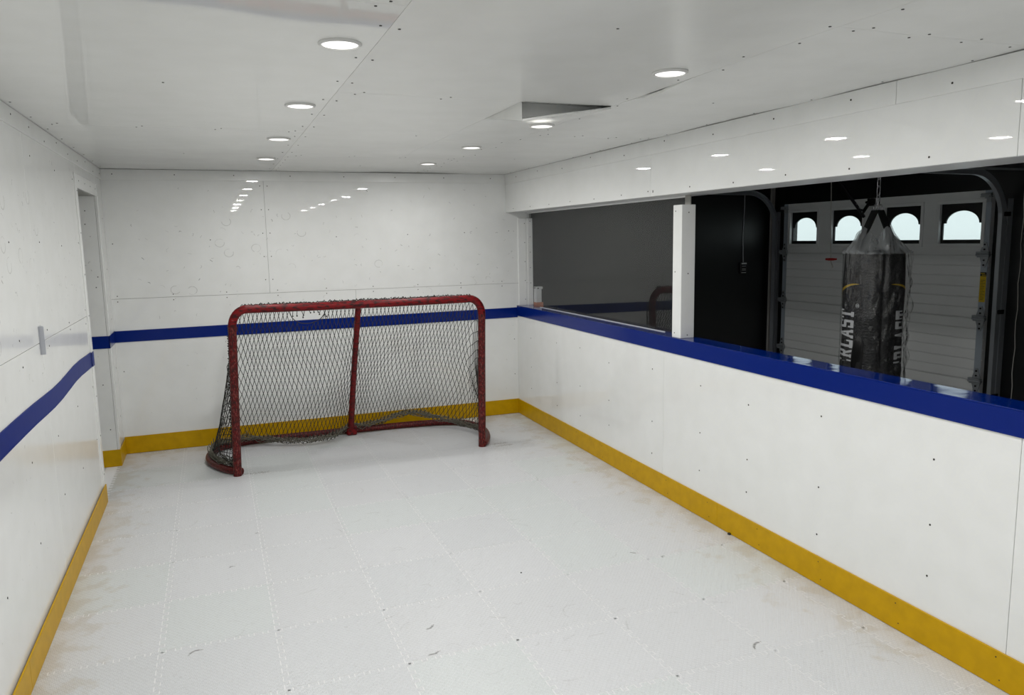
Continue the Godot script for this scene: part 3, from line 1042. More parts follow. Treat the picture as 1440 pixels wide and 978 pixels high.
func build_goal() -> void:
	var g := thing("hockey_goal", "worn red steel hockey goal with torn grey netting in front of the back wall", "hockey goal", Vector3.ZERO)
	var xl := 0.072
	var xr := 2.022
	var zf := -5.99
	var lean := 0.035
	var r := 0.031
	# posts with the upper bends
	for s in [0, 1]:
		var x0: float = xl if s == 0 else xr
		var sg: float = 1.0 if s == 0 else -1.0
		var st := tool()
		tube(st, [Vector3(x0, 0.0, zf + 0.035), Vector3(x0 + lean * 0.35, 0.4, zf + 0.02), Vector3(x0 + lean * 0.7, 0.8, zf + 0.008), Vector3(x0 + lean, 1.12, zf)], r, 14)
		tube(st, [Vector3(x0 + 0.004, 0.02, zf - 0.005), Vector3(x0 + lean, 1.12, zf - 0.035)], 0.013, 8)
		obj("goal_post", st, M["worn red"], g)
		st = tool()
		var bend := []
		for k in 9:
			var a := PI * 0.5 * k / 8.0
			bend.append(Vector3(x0 + lean + sg * 0.105 * (1.0 - cos(a)), 1.12 + 0.13 * sin(a), zf))
		tube(st, bend, r, 14)
		obj("corner_bend", st, M["goal red"], g)
	var st := tool()
	tube(st, [Vector3(xl + lean + 0.10, 1.25, zf), Vector3(0.7, 1.246, zf), Vector3(1.3, 1.246, zf), Vector3(xr + lean - 0.10, 1.25, zf)], r, 14)
	tube(st, [Vector3(xl + lean + 0.10, 1.25, zf - 0.038), Vector3(xr + lean - 0.10, 1.25, zf - 0.038)], 0.012, 8)
	obj("crossbar", st, M["goal red"], g)
	# floor frame
	st = tool()
	var pts := []
	for k in goal_base.size() - 1:
		for q in 4:
			var a: Vector3 = goal_base[maxi(k - 1, 0)]
			var d: Vector3 = goal_base[mini(k + 2, goal_base.size() - 1)]
			pts.append(goal_base[k].cubic_interpolate(goal_base[k + 1], a, d, q / 4.0))
	pts.append(goal_base[goal_base.size() - 1])
	tube(st, pts, 0.029, 12)
	obj("floor_frame", st, M["worn red"], g)
	# upright brace from the crossbar down to the back of the floor frame
	st = tool()
	tube(st, [Vector3(1.045, 1.24, zf - 0.02), Vector3(1.05, 0.65, -6.40), Vector3(1.065, 0.12, -6.78), Vector3(1.07, 0.03, -6.87)], [0.024, 0.024, 0.028, 0.04], 12)
	bb(st, Vector3(1.03, 0.0, -6.9), Vector3(1.12, 0.09, -6.8), 0.01)
	obj("back_brace", st, M["goal red"], g)

	# netting: two families of cords that cross in diamonds
	var f := FastNoiseLite.new()
	f.seed = 9
	f.frequency = 0.012
	var du := 0.0325
	var rows := 20
	st = tool()
	for fam in [-1.0, 1.0]:
		var n := int(3.0 / du) + rows
		for i in range(-rows, n):
			var u0 := -1.5 + i * du if fam > 0 else -1.5 + i * du
			var run := []
			for q in rows * 2 + 1:
				var v := float(q) / (rows * 2)
				var u: float = u0 + fam * (v * rows) * du * 0.5
				var ok: bool = u >= -1.5 and u <= 1.5
				if pow((u + 0.415) / 0.135, 2.0) + pow((v - 0.02) / 0.085, 2.0) < 1.0:
					ok = false
				if ok:
					run.append(net_point(u, v, f))
				if (not ok or q == rows * 2) and run.size() > 0:
					if run.size() > 1:
						tube(st, run, 0.0027, 3, false)
					run = []
	obj("net", st, M["net"], g)
	# loose ends round the hole under the crossbar
	st = tool()
	for k in 9:
		var a := net_point(-0.53 + k * 0.03, 0.005, f)
		var b := a + Vector3(rng.randf_range(-0.02, 0.02), -rng.randf_range(0.03, 0.075), rng.randf_range(-0.01, 0.01))
		tube(st, [a, a.lerp(b, 0.5) + Vector3(0.008 * sin(k * 3.0), 0, 0), b], 0.0024, 4)
		tube(st, [b, b + Vector3(0.004, -0.008, 0)], 0.0055, 5)
	for k in 24:
		var u := -0.56 + k * 0.0125
		var w := sqrt(maxf(0.0, 1.0 - pow((u + 0.415) / 0.14, 2.0))) * 0.09
		if k > 0:
			var u1 := -0.56 + (k - 1) * 0.0125
			var w1 := sqrt(maxf(0.0, 1.0 - pow((u1 + 0.415) / 0.14, 2.0))) * 0.09
			tube(st, [net_point(u1, 0.02 + w1, f), net_point(u, 0.02 + w, f)], 0.0032, 4, false)
	stuff(obj("loose_ends", st, M["net"], g))
	# lacing wound round the crossbar and the posts
	st = tool()
	for k in 150:
		var t := k / 149.0
		var c := Vector3(lerp(xl + lean + 0.08, xr + lean - 0.08, t), 1.252, zf - 0.022)
		var a := rng.randf_range(0.6, 1.9)
		var p := c + Vector3(rng.randf_range(-0.012, 0.012), 0.026 + 0.012 * rng.randf(), -0.012 + rng.randf_range(-0.018, 0.014))
		tube(st, [c + Vector3(-0.012, 0.016, -0.03), p, c + Vector3(0.014, 0.012, 0.0 - 0.02 * a)], 0.0035 + 0.002 * rng.randf(), 4)
	for s in [0, 1]:
		for k in 46:
			var t := pow(k / 45.0, 0.8)
			var x: float = (xl if s == 0 else xr) + lean * t
			var o := (-1.0 if s == 0 else 1.0)
			var c := Vector3(x, lerp(0.12, 1.12, t), zf - 0.03)
			tube(st, [c + Vector3(o * 0.02, -0.012, 0.012), c + Vector3(o * (0.03 + 0.008 * rng.randf()), 0.004, -0.012), c + Vector3(o * 0.012, 0.014, -0.03)], 0.0032 + 0.002 * rng.randf(), 4)
	stuff(obj("lacing", st, M["net"], g))
	# gathered foot of the net: several slack cords lying along the frame
	st = tool()
	for k in 15:
		var run := []
		var off := Vector3(rng.randf_range(-0.01, 0.01), rng.randf_range(-0.01, 0.05), rng.randf_range(-0.04, 0.05))
		var ph := rng.randf_range(0, TAU)
		for q in 121:
			var u := -1.5 + q * 0.025
			var p := hem_at(u) + off + Vector3(0, 0.012 * sin(q * 0.9 + ph) + 0.006 * sin(q * 2.3 + ph * 2.0), 0.012 * sin(q * 0.7 + ph * 1.7))
			p.y = maxf(p.y, 0.005)
			run.append(p)
		tube(st, run, 0.0028, 4)
	for k in 150:
		var u := rng.randf_range(-1.5, 1.5)
		if k % 3 != 0:
			u = rng.randf_range(1.0, 1.5) * (-1.0 if k % 2 else 1.0)
		if k % 3 == 0 and rng.randf() < 0.5:
			u = rng.randf_range(0.55, 1.1)
		var a := hem_at(u) + Vector3(rng.randf_range(-0.02, 0.02), rng.randf_range(0, 0.1), rng.randf_range(-0.03, 0.03))
		var b := hem_at(u + rng.randf_range(-0.06, 0.06)) + Vector3(0, rng.randf_range(0, 0.03), rng.randf_range(-0.04, 0.03))
		b.y = maxf(b.y, 0.006)
		tube(st, [a, a.lerp(b, 0.5) + Vector3(rng.randf_range(-0.02, 0.02), 0.01, rng.randf_range(-0.02, 0.02)), b], 0.0036, 4)
	stuff(obj("net_hem", st, M["net hem"], g))

# ------------------------------------------------------------------ garage
func build_garage_shell() -> void:
	var blk: Material = M["black wall"]
	var o := part_of_room("wall_garage_back", "black painted end wall of the garage", "wall")
	var st := tool()
	bb(st, Vector3(2.9, -0.25, -7.27), Vector3(6.2, 2.75, -7.15))
	obj("wall_panel", st, blk, o)
	o = part_of_room("wall_garage_door_side", "black wall around the garage door", "wall")
	st = tool()
	bb(st, Vector3(6.03, -0.25, -7.15), Vector3(6.15, 2.75, -6.93))
	bb(st, Vector3(6.03, 2.03, -6.93), Vector3(6.15, 2.75, -4.53))
	bb(st, Vector3(6.03, -0.25, -4.53), Vector3(6.15, 2.75, ZF + 0.1))
	obj("wall_panel", st, blk, o)
	st = tool()
	bb(st, Vector3(5.945, YG, -7.15), Vector3(5.995, 2.25, -7.125), 0.002)
	obj("corner_strip", st, M["grey strip"], o)
	o = part_of_room("wall_garage_front", "black wall at the near end of the garage", "wall")
	st = tool()
	bb(st, Vector3(2.95, -0.25, ZF), Vector3(6.15, 2.75, ZF + 0.12))
	obj("wall_panel", st, blk, o)
	o = part_of_room("ceiling_garage", "plain white garage ceiling", "ceiling")
	st = tool()
	bb(st, Vector3(2.95, 2.6, -7.2), Vector3(6.15, 2.75, ZF + 0.1))
	obj("ceiling_panel", st, M["trim"], o)
	o = part_of_room("floor_garage", "grey concrete garage floor", "floor")
	st = tool()
	bb(st, Vector3(2.86, -0.25, -7.2), Vector3(6.5, YG, ZF + 0.1))
	obj("slab", st, M["garage concrete"], o)

func hinge(parent: Node, y: float, z: float) -> void:
	# two pointed leaves and a rolled knuckle that carries the roller
	var st := tool()
	for sg in [1.0, -1.0]:
		var o := [Vector2(-0.045, 0.006), Vector2(0.045, 0.006), Vector2(0.03, 0.05), Vector2(0.012, 0.105), Vector2(-0.012, 0.105), Vector2(-0.03, 0.05)]
		var f := []
		var bk := []
		for p in o:
			f.append(Vector3(XG - 0.008, y + p.y * sg, z + p.x))
			bk.append(Vector3(XG - 0.001, y + p.y * sg, z + p.x))
		for k in range(1, 5):
			tri(st, f[0], f[k], f[k + 1], Vector3.LEFT)
		for k in 6:
			var k2 := (k + 1) % 6
			quad(st, f[k], f[k2], bk[k2], bk[k], f[k] + f[k2] - 2.0 * Vector3(XG - 0.008, y + 0.04 * sg, z))
	tube(st, [Vector3(XG - 0.022, y, z - 0.058), Vector3(XG - 0.022, y, z + 0.058)], 0.014, 8)
	bb(st, Vector3(XG - 0.04, y + 0.012, z - 0.055), Vector3(XG - 0.008, y + 0.026, z + 0.055), 0.003)
	bb(st, Vector3(XG - 0.03, y - 0.022, z - 0.05), Vector3(XG - 0.008, y - 0.012, z + 0.05), 0.003)
	var h := obj("hinge", st, M["galvanised"], parent)
	st = tool()
	for q in [0.085, 0.045, -0.045, -0.085]:
		disc(st, Vector3(XG - 0.008, y + q, z), Vector3.LEFT, 0.008, 0.006)
	stuff(obj("bolts", st, M["dark metal"], h))

func build_garage_door() -> void:
	var z0 := -6.956
	var z1 := -4.502
	var sh := 0.532
	var g := thing("garage_door", "white ribbed sectional garage door with a row of arched windows", "garage door", Vector3.ZERO)
	var th := 0.042
	var wins := [-6.645, -6.04, -5.37, -4.775]
	var wy0 := 1.622
	var wy1 := 1.962
	for k in 4:
		var y0 := YG + k * sh
		var y1 := y0 + sh - 0.003
		var st := tool()
		if k < 3:
			# embossed ribs: raised boards parted by narrow grooves
			bb(st, Vector3(XG + 0.012, y0 - 0.004, z0), Vector3(XG + th, y1 + 0.001, z1))
			var n := 6
			for q in n:
				var a: float = lerp(y0, y1, float(q) / n)
				var b: float = lerp(y0, y1, float(q + 1) / n)
				bb(st, Vector3(XG, a + 0.004, z0), Vector3(XG + 0.013, b - 0.004, z1), 0.0055)
			obj("door_section", st, M["door steel"], g)
		else:
			# top section, open where the windows sit
			var hw := 0.2
			bb(st, Vector3(XG, y0 + 0.003, z0), Vector3(XG + th, wy0, z1), 0.001)
			bb(st, Vector3(XG + 0.01, y0 - 0.006, z0), Vector3(XG + th - 0.004, y0 + 0.01, z1))
			bb(st, Vector3(XG, wy1, z0), Vector3(XG + th, y1, z1), 0.001)
			var from := z0
			for w in wins:
				bb(st, Vector3(XG, wy0, from), Vector3(XG + th, wy1, w - hw))
				from = w + hw
			bb(st, Vector3(XG, wy0, from), Vector3(XG + th, wy1, z1))
			for q in 4:
				var gap: float = 0.5 * (wins[mini(q, 2)] + wins[mini(q, 2) + 1])
				if q < 3:
					for e in 4:
						bb(st, Vector3(XG - 0.002, wy0 + 0.01 + e * 0.083, gap - 0.06), Vector3(XG, wy0 + 0.088 + e * 0.083, gap + 0.06), 0.001)
			obj("door_section", st, M["door steel"], g)
	for w in wins:
		window_in_door(g, w, wy0, wy1)
	# end stiles, hinges, top brackets
	for z in [z0 + 0.03, z1 - 0.03]:
		for k in 4:
			var st := tool()
			bb(st, Vector3(XG - 0.0015, YG + k * sh + 0.001, z - 0.03), Vector3(XG - 0.0002, YG + (k + 1) * sh - 0.004, z + 0.03))
			obj("end_stile", st, M["stile grey"], g)
		for k in 3:
			hinge(g, YG + (k + 1) * sh, z)
		var st := tool()
		bb(st, Vector3(XG - 0.05, 2.0, z - 0.04), Vector3(XG - 0.001, 2.008, z + 0.04), 0.001)
		bb(st, Vector3(XG - 0.006, 1.96, z - 0.03), Vector3(XG - 0.001, 2.035, z + 0.03), 0.001)
		tube(st, [Vector3(XG - 0.045, 2.02, z - 0.03), Vector3(XG - 0.045, 2.02, z + 0.06)], 0.012, 8)
		obj("top_bracket", st, M["galvanised"], g)
	# warning label on the right stile
	var st := tool()
	var zl := z1 - 0.03
	bb(st, Vector3(XG - 0.0024, 1.135, zl - 0.027), Vector3(XG - 0.0015, 1.385, zl + 0.027))
	var lab := obj("warning_label", st, M["warning yellow"], g)
	lab.set_meta("label", "yellow warning sticker with black heading")
	st = tool()
	bb(st, Vector3(XG - 0.003, 1.352, zl - 0.027), Vector3(XG - 0.0024, 1.385, zl + 0.027))
	for k in 13:
		bb(st, Vector3(XG - 0.0027, 1.155 + k * 0.0135, zl - 0.02), Vector3(XG - 0.0024, 1.158 + k * 0.0135, zl + 0.012 + 0.009 * sin(k * 2.7)))
	obj("print", st, M["print black"], lab)
	st = tool()
	bb(st, Vector3(XG - 0.0034, 1.372, zl - 0.022), Vector3(XG - 0.003, 1.378, zl + 0.014))
	bb(st, Vector3(XG - 0.0034, 1.358, zl - 0.012), Vector3(XG - 0.003, 1.364, zl + 0.023))
	obj("heading", st, M["warning yellow"], lab)

func window_in_door(g: Node, w: float, y0: float, y1: float) -> void:
	var hw := 0.2
	var x := XG
	# raised white surround
	var st := tool()
	for q in [[-hw - 0.03, y0 - 0.03, hw + 0.03, y0], [-hw - 0.03, y1, hw + 0.03, y1 + 0.03], [-hw - 0.03, y0, -hw, y1], [hw, y0, hw + 0.03, y1]]:
		bb(st, Vector3(x - 0.012, q[1], w + q[0]), Vector3(x - 0.0002, q[3], w + q[2]), 0.003)
	var win := obj("window_surround", st, M["door steel"], g)
	# dark insert with an arched opening
	var outline := PackedVector2Array([Vector2(-hw, y0), Vector2(hw, y0), Vector2(hw, y1), Vector2(-hw, y1)])
	var hole := []
	var aw := 0.183
	hole.append(Vector2(-aw, y0 + 0.033))
	hole.append(Vector2(aw, y0 + 0.033))
	hole.append(Vector2(aw, 1.795))
	hole.append(Vector2(aw - 0.018, 1.795))
	for k in 17:
		var a := PI * k / 16.0
		hole.append(Vector2(cos(a) * 0.158, 1.797 + sin(a) * 0.104))
	hole.append(Vector2(-aw + 0.018, 1.795))
	hole.append(Vector2(-aw, 1.795))
	st = tool()
	var xi := x + 0.018
	# triangulate round the hole: lower, side and upper pieces
	var left := PackedVector2Array([Vector2(0, y1), Vector2(-hw, y1), Vector2(-hw, y0), Vector2(0, y0), hole[0] * Vector2(0, 1), hole[0]])
	left.append(hole[hole.size() - 1])
	left.append(hole[hole.size() - 2])
	for k in range(16, 7, -1):
		left.append(hole[4 + k])
	for side in [1.0, -1.0]:
		var poly := PackedVector2Array()
		for p in left:
			poly.append(Vector2(p.x * side, p.y))
		var idx := Geometry2D.triangulate_polygon(poly)
		for k in range(0, idx.size(), 3):
			tri(st, Vector3(xi, poly[idx[k]].y, w + poly[idx[k]].x), Vector3(xi, poly[idx[k + 1]].y, w + poly[idx[k + 1]].x), Vector3(xi, poly[idx[k + 2]].y, w + poly[idx[k + 2]].x), Vector3.LEFT)
	for k in hole.size():
		var a: Vector2 = hole[k]
		var b: Vector2 = hole[(k + 1) % hole.size()]
		quad(st, Vector3(xi, a.y, w + a.x), Vector3(xi, b.y, w + b.x), Vector3(xi + 0.014, b.y, w + b.x), Vector3(xi + 0.014, a.y, w + a.x), Vector3(0, 1.75 - a.y, -a.x))
	obj("arched_insert", st, M["window black"], win)
	st = tool()
	var xp := xi + 0.012
	quad(st, Vector3(xp, y0, w - hw), Vector3(xp, y0, w + hw), Vector3(xp, y1, w + hw), Vector3(xp, y1, w - hw), Vector3.LEFT)
	obj("pane", st, M["frosted pane"], win)

func channel(st: SurfaceTool, path: Array, side: Vector3) -> void:
	# a rolled track: three thin flanges swept along a path that lies in one upright plane
	var prof := [Vector2(-0.026, 0.0), Vector2(-0.026, 0.05), Vector2(-0.022, 0.05), Vector2(-0.022, 0.004), Vector2(0.022, 0.004), Vector2(0.022, 0.036), Vector2(0.026, 0.036), Vector2(0.026, 0.0)]
	var n := path.size()
	var rings := []
	for i in n:
		var t: Vector3 = (path[mini(i + 1, n - 1)] - path[maxi(i - 1, 0)]).normalized()
		var o := t.cross(side).normalized()
		var ring_ := []
		for p in prof:
			ring_.append(path[i] + o * p.x + side * (p.y - 0.05))
		rings.append(ring_)
	st.set_smooth_group(-1)
	for i in n - 1:
		for k in prof.size():
			var k2 := (k + 1) % prof.size()
			var mid: Vector3 = (rings[i][k] + rings[i][k2]) * 0.5
			var t2: Vector3 = (path[i + 1] - path[i]).normalized()
			var nn: Vector3 = (rings[i][k2] - rings[i][k]).cross(t2)
			quad(st, rings[i][k], rings[i][k2], rings[i + 1][k2], rings[i + 1][k], nn)

func build_tracks() -> void:
	for s in [[-7.02, 1.0, "galvanised door track beside the garage end wall"], [-4.405, -1.0, "galvanised door track with bent top beside the warning sticker"], [-4.17, -1.0, ""]]:
		if s[2] == "":
			continue
		var g := thing("door_track", s[2], "track", Vector3.ZERO, 0.0, "garage door tracks")
		var path := [Vector3(XG - 0.03, YG, s[0]), Vector3(XG - 0.035, 0.9, s[0]), Vector3(XG - 0.04, 1.82, s[0])]
		for k in range(1, 13):
			var a := PI * 0.5 * k / 12.0
			path.append(Vector3(XG - 0.04 - 0.37 * (1.0 - cos(a)), 1.82 + 0.37 * sin(a), s[0]))
		path.append(Vector3(4.6, 2.2, s[0]))
		path.append(Vector3(3.15, 2.21, s[0]))
		var st := tool()
		channel(st, path, Vector3(0, 0, s[1]))
		obj("rail", st, M["galvanised"], g)
		st = tool()
		bb(st, Vector3(XG - 0.01, YG, s[0] - s[1] * 0.05), Vector3(6.03, 1.98, s[0] - s[1] * 0.054), 0.0)
		obj("wall_angle", st, M["galvanised"], g)
		for y in [0.35, 1.05, 1.84]:
			st = tool()
			bb(st, Vector3(XG - 0.05, y, s[0] - s[1] * 0.06), Vector3(XG + 0.02, y + 0.035, s[0] - s[1] * 0.05), 0.002)
			tube(st, [Vector3(XG - 0.035, y + 0.017, s[0] - s[1] * 0.07), Vector3(XG - 0.035, y + 0.017, s[0] - s[1] * 0.05)], 0.01, 8)
			obj("track_bracket", st, M["dark metal"], g)
		st = tool()
		tube(st, [Vector3(3.2, 2.23, s[0]), Vector3(3.2, 2.6, s[0])], 0.012, 6)
		obj("hanger", st, M["dark metal"], g)
	# spare rail under the garage ceiling
	var o := thing("ceiling_rail", "straight galvanised rail hung across the garage near the right of the door", "rail", Vector3.ZERO)
	var st := tool()
	bb(st, Vector3(4.9, 2.185, -4.20), Vector3(6.03, 2.2, -4.175), 0.002)
	obj("rail", st, M["galvanised"], o)
	st = tool()
	tube(st, [Vector3(5.0, 2.2, -4.19), Vector3(5.0, 2.6, -4.19)], 0.008, 6)
	obj("hanger", st, M["dark metal"], o)

	# opener: rail, trolley, bent arm, release cord
	var zc := -5.72
	o = thing("door_opener", "black garage door opener arm with a white pull cord and red handle", "door opener", Vector3.ZERO)
	st = tool()
	bb(st, Vector3(3.3, 2.3, zc - 0.02), Vector3(6.03, 2.34, zc + 0.02), 0.003)
	bb(st, Vector3(3.3, 2.34, zc - 0.01), Vector3(3.32, 2.6, zc + 0.01))
	obj("opener_rail", st, M["dark metal"], o)
	st = tool()
	bb(st, Vector3(5.42, 2.24, zc - 0.03), Vector3(5.58, 2.3, zc + 0.03), 0.004)
	obj("trolley", st, M["dark metal"], o)
	st = tool()
	bb(st, Vector3(XG - 0.05, 1.985, zc - 0.03), Vector3(XG - 0.001, 2.055, zc + 0.03), 0.004)
	tube(st, [Vector3(XG - 0.045, 2.02, zc - 0.045), Vector3(XG - 0.045, 2.02, zc + 0.045)], 0.012, 8)
	obj("door_bracket", st, M["dark metal"], o)
	st = tool()
	tube(st, [Vector3(XG - 0.045, 2.02, zc), Vector3(5.86, 1.925, zc), Vector3(5.845, 1.915, zc)], 0.016, 6)
	tube(st, [Vector3(5.875, 1.88, zc), Vector3(5.85, 1.91, zc), Vector3(5.7, 2.06, zc), Vector3(5.52, 2.25, zc)], 0.015, 6)
	obj("bent_arm", st, M["dark metal"], o)
	for k in 3:
		st = tool()
		disc(st, Vector3(5.83 - k * 0.035, 1.93 + k * 0.036, zc + 0.014), Vector3.BACK, 0.006, 0.006)
		obj("bolt", st, M["galvanised"], o)
	st = tool()
	tube(st, [Vector3(5.455, 2.25, zc), Vector3(5.47, 1.85, zc), Vector3(5.485, 1.49, zc)], 0.004, 5)
	tube(st, [Vector3(5.485, 1.48, zc), Vector3(5.495, 1.45, zc), Vector3(5.51, 1.42, zc), Vector3(5.51, 1.405, zc)], 0.005, 5)
	var cord := obj("release_cord", st, M["cord white"], o)
	cord.set_meta("label", "white pull cord")
	st = tool()
	tube(st, [Vector3(5.445, 1.487, zc - 0.025), Vector3(5.47, 1.485, zc - 0.01), Vector3(5.5, 1.485, zc + 0.012), Vector3(5.53, 1.486, zc + 0.03)], [0.009, 0.013, 0.013, 0.009], 8)
	obj("handle", st, M["red plastic"], cord).set_meta("label", "red plastic handle")
	# wall control on its cable
	o = thing("wall_control", "black wall control box hanging from a thin cable on the black wall", "wall control", Vector3(5.575, 1.30, -7.15))
	st = tool()
	bb(st, Vector3(-0.04, 0, 0), Vector3(0.04, 0.125, 0.03), 0.004)
	obj("housing", st, M["black plastic"], o)
	st = tool()
	bb(st, Vector3(-0.028, 0.104, 0.03), Vector3(0.04, 0.12, 0.034), 0.002)
	bb(st, Vector3(-0.028, 0.006, 0.03), Vector3(0.034, 0.013, 0.033), 0.001)
	for q in [0.035, 0.05, 0.08]:
		bb(st, Vector3(-0.02, q, 0.03), Vector3(0.03, q + 0.004, 0.032))
	stuff(obj("face_marks", st, M["pale plastic"], o))
	st = tool()
	tube(st, [Vector3(0.005, 0.125, 0.015), Vector3(0.0, 0.4, 0.008), Vector3(0.012, 0.75, 0.008), Vector3(0.012, 1.25, 0.008)], 0.004, 5)
	obj("cable", st, M["steel plate"], o)
	# thin wire at the far right
	o = thing("sensor_wire", "thin pale wire running down the black wall right of the garage door", "wire", Vector3.ZERO)
	st = tool()
	var pts := []
	for k in 22:
		var y := 2.25 - k * 0.105
		pts.append(Vector3(6.024, y, -4.26 + 0.006 * sin(k * 1.9) + 0.012 * k / 21.0))
	tube(st, pts, 0.0035, 5)
	obj("wire", st, M["cord white"], o)

# ------------------------------------------------------------------ heavy bag
func bag_radius(a: float) -> float:
	# a soft cylinder flattened into faces, with a fold down one side; angle 0 faces +z
	var r := 0.172
	r += 0.006 * cos(4.0 * (a - 0.55)) + 0.004 * cos(3.0 * a + 1.0)
	r -= 0.016 * exp(-pow(wrapf(a - BAG_FOLD, -PI, PI) / 0.07, 2.0))
	return r

const BAG_FOLD := -0.5

func bag_ring(y: float, extra: float, n: int) -> Array:
	var p := []
	for k in n:
		var a := TAU * k / n
		var r := bag_radius(a) + extra
		p.append(Vector3(sin(a) * r, y, cos(a) * r))
	return p

func build_bag() -> void:
	var at := Vector3(3.9, YG, -3.69)
	var b := thing("heavy_bag", "black heavy punching bag wrapped in clear plastic, hanging from a chain in the garage", "punching bag", at)
	var top := 1.618 - YG
	var low := 0.62 - YG
	# body
	var st := tool()
	st.set_smooth_group(0)
	var n := 72
	var prof := [[low - 0.0, -0.17], [low + 0.0, -0.03], [low + 0.012, -0.008], [low + 0.04, 0.0]]
	for k in 9:
		prof.append([lerp(low + 0.12, top - 0.05, k / 8.0), 0.004 * sin(k * 1.3)])
	prof.append([top - 0.012, -0.004])
	prof.append([top, -0.016])
	prof.append([top + 0.001, -0.165])
	for k in prof.size() - 1:
		var p := bag_ring(prof[k][0], prof[k][1], n)
		var q := bag_ring(prof[k + 1][0], prof[k + 1][1], n)
		for i in n:
			var i2 := (i + 1) % n
			var out: Vector3 = p[i] + q[i2]
			out.y = 3.0 if k == prof.size() - 2 else (-3.0 if k == 0 else 0.0)
			if k > 0 and k < prof.size() - 2:
				out.y = 0.0
			quad(st, p[i], p[i2], q[i2], q[i], out)
	obj("bag_body", st, M["bag vinyl"], b)
	# stitched seam down the fold
	st = tool()
	var seam := []
	for k in 12:
		var y: float = lerp(low + 0.05, top - 0.02, k / 11.0)
		var a := BAG_FOLD + 0.01 * sin(k * 0.8)
		seam.append(Vector3(sin(a), 0, cos(a)) * (bag_radius(a) + 0.002) + Vector3(0, y, 0))
	tube(st, seam, 0.004, 6)
	obj("seam", st, M["strap black"], b)
	# glossy black patch low on the front
	st = tool()
	st.set_smooth_group(0)
	for i in 10:
		for j in 14:
			var c := []
			for q in [[i, j], [i + 1, j], [i + 1, j + 1], [i, j + 1]]:
				var s: float = q[0] / 10.0
				var t: float = q[1] / 14.0
				var a: float = lerp(-1.56, -1.08, s)
				var hgt: float = lerp(low + 0.02, 1.09 - YG - 0.14 * pow(absf(s - 0.62) * 1.6, 2.4), t)
				var puff := 0.014 * pow(sin(PI * clampf(s, 0.0, 1.0)), 0.4) * (1.0 if t < 0.9 else 1.0 - (t - 0.9) * 7.0)
				c.append(Vector3(sin(a), 0, cos(a)) * (bag_radius(a) + 0.003 + puff) + Vector3(0, hgt, 0))
			quad(st, c[0], c[1], c[2], c[3], c[0] * Vector3(1, 0, 1))
	obj("black_patch", st, M["black plastic"], b)
	# printing: the name up both sides, and the gold bows above it
	for s in [-1.98, 0.5]:
		var font := SystemFont.new()
		font.font_names = PackedStringArray(["Droid Serif"])
		font.font_weight = 700
		for k in 8:
			letter(b, "EVERLAST"[k], s, 0.755 - YG + k * 0.0625, 0.055, 0.165)
		var tr := TextMesh.new()
		tr.font = font
		tr.text = "®"
		tr.font_size = 32
		tr.pixel_size = 0.001
		tr.depth = 0.001
		wrap_text(b, tr, s + 0.62, 1.29 - YG, 0.026, 0.026, "registered_mark")
		st = tool()
		for k in 14:
			var t := k / 14.0
			var t2 := (k + 1) / 14.0
			var c := []
			for e in [[t, -1.0], [t2, -1.0], [t2, 1.0], [t, 1.0]]:
				var a: float = s + lerp(-0.75, 0.68, e[0])
				var q: float = e[0] if s < 0.0 else 1.0 - e[0]
				var wdt: float = 0.012 * pow(1.0 - q, 0.6)
				var y: float = 1.412 - YG - 0.10 * pow(1.0 - q, 2.2) + e[1] * wdt
				c.append(Vector3(sin(a), 0, cos(a)) * (bag_radius(a) + 0.004) + Vector3(0, y, 0))
			quad(st, c[0], c[1], c[2], c[3], c[0] * Vector3(1, 0, 1))
		obj("gold_bow", st, M["bag gold"], b)
	# straps up to the ring
	var apex := 1.875 - YG
	for k in 4:
		var a := -0.03 + PI * 0.5 * k
		var d := Vector3(sin(a), 0, cos(a))
		var sd := Vector3(cos(a), 0, -sin(a))
		st = tool()
		var lo := d * 0.15 + Vector3(0, top - 0.05, 0)
		var mid := d * 0.14 + Vector3(0, top + 0.03, 0)
		var hi := d * 0.022 + Vector3(0, apex - 0.01, 0)
		var w := 0.026
		for e in [[lo, mid], [mid, hi]]:
			var o2: Vector3 = (e[1] - e[0]).cross(sd).normalized() * 0.004
			for sg in [-1.0, 1.0]:
				quad(st, e[0] - sd * w + o2 * sg, e[0] + sd * w + o2 * sg, e[1] + sd * w + o2 * sg, e[1] - sd * w + o2 * sg, o2 * sg)
				quad(st, e[0] + sd * w * sg - o2, e[0] + sd * w * sg + o2, e[1] + sd * w * sg + o2, e[1] + sd * w * sg - o2, sd * sg)
		obj("strap", st, M["strap black"], b)
		st = tool()
		var loop := []
		for q in 12:
			var t := TAU * q / 12.0
			loop.append(d * (0.02 + 0.014 * cos(t)) + Vector3(0, apex + 0.006 + 0.02 * sin(t), 0))
		tube(st, loop, 0.0035, 6, false, true)
		obj("strap_ring", st, M["chain steel"], b)
	# swivel and chain
	st = tool()
	tube(st, [Vector3(0, apex + 0.02, 0), Vector3(0, apex + 0.045, 0)], 0.009, 8)
	obj("swivel", st, M["chain steel"], b)
	var y := apex + 0.06
	var kk := 0
	while y < 2.6 - YG - 0.01:
		st = tool()
		var loop := []
		for q in 16:
			var t := TAU * q / 16.0
			var ex := 0.011 * cos(t)
			var ey := 0.012 * sin(t) + (0.018 if sin(t) >= 0 else -0.018)
			loop.append(Vector3(ex if kk % 2 == 0 else 0.0, y + ey, 0.0 if kk % 2 == 0 else ex))
		tube(st, loop, 0.0034, 6, false, true)
		obj("chain_link", st, M["chain steel"], b)
		y += 0.05
		kk += 1
	# clear wrap: crumpled sleeve round the bag, gathered up along the straps
	var f := FastNoiseLite.new()
	f.seed = 31
	f.frequency = 0.02
	f.fractal_octaves = 2
	var m := 150
	var grid := []
	var rows := 110
	var gathered := 0
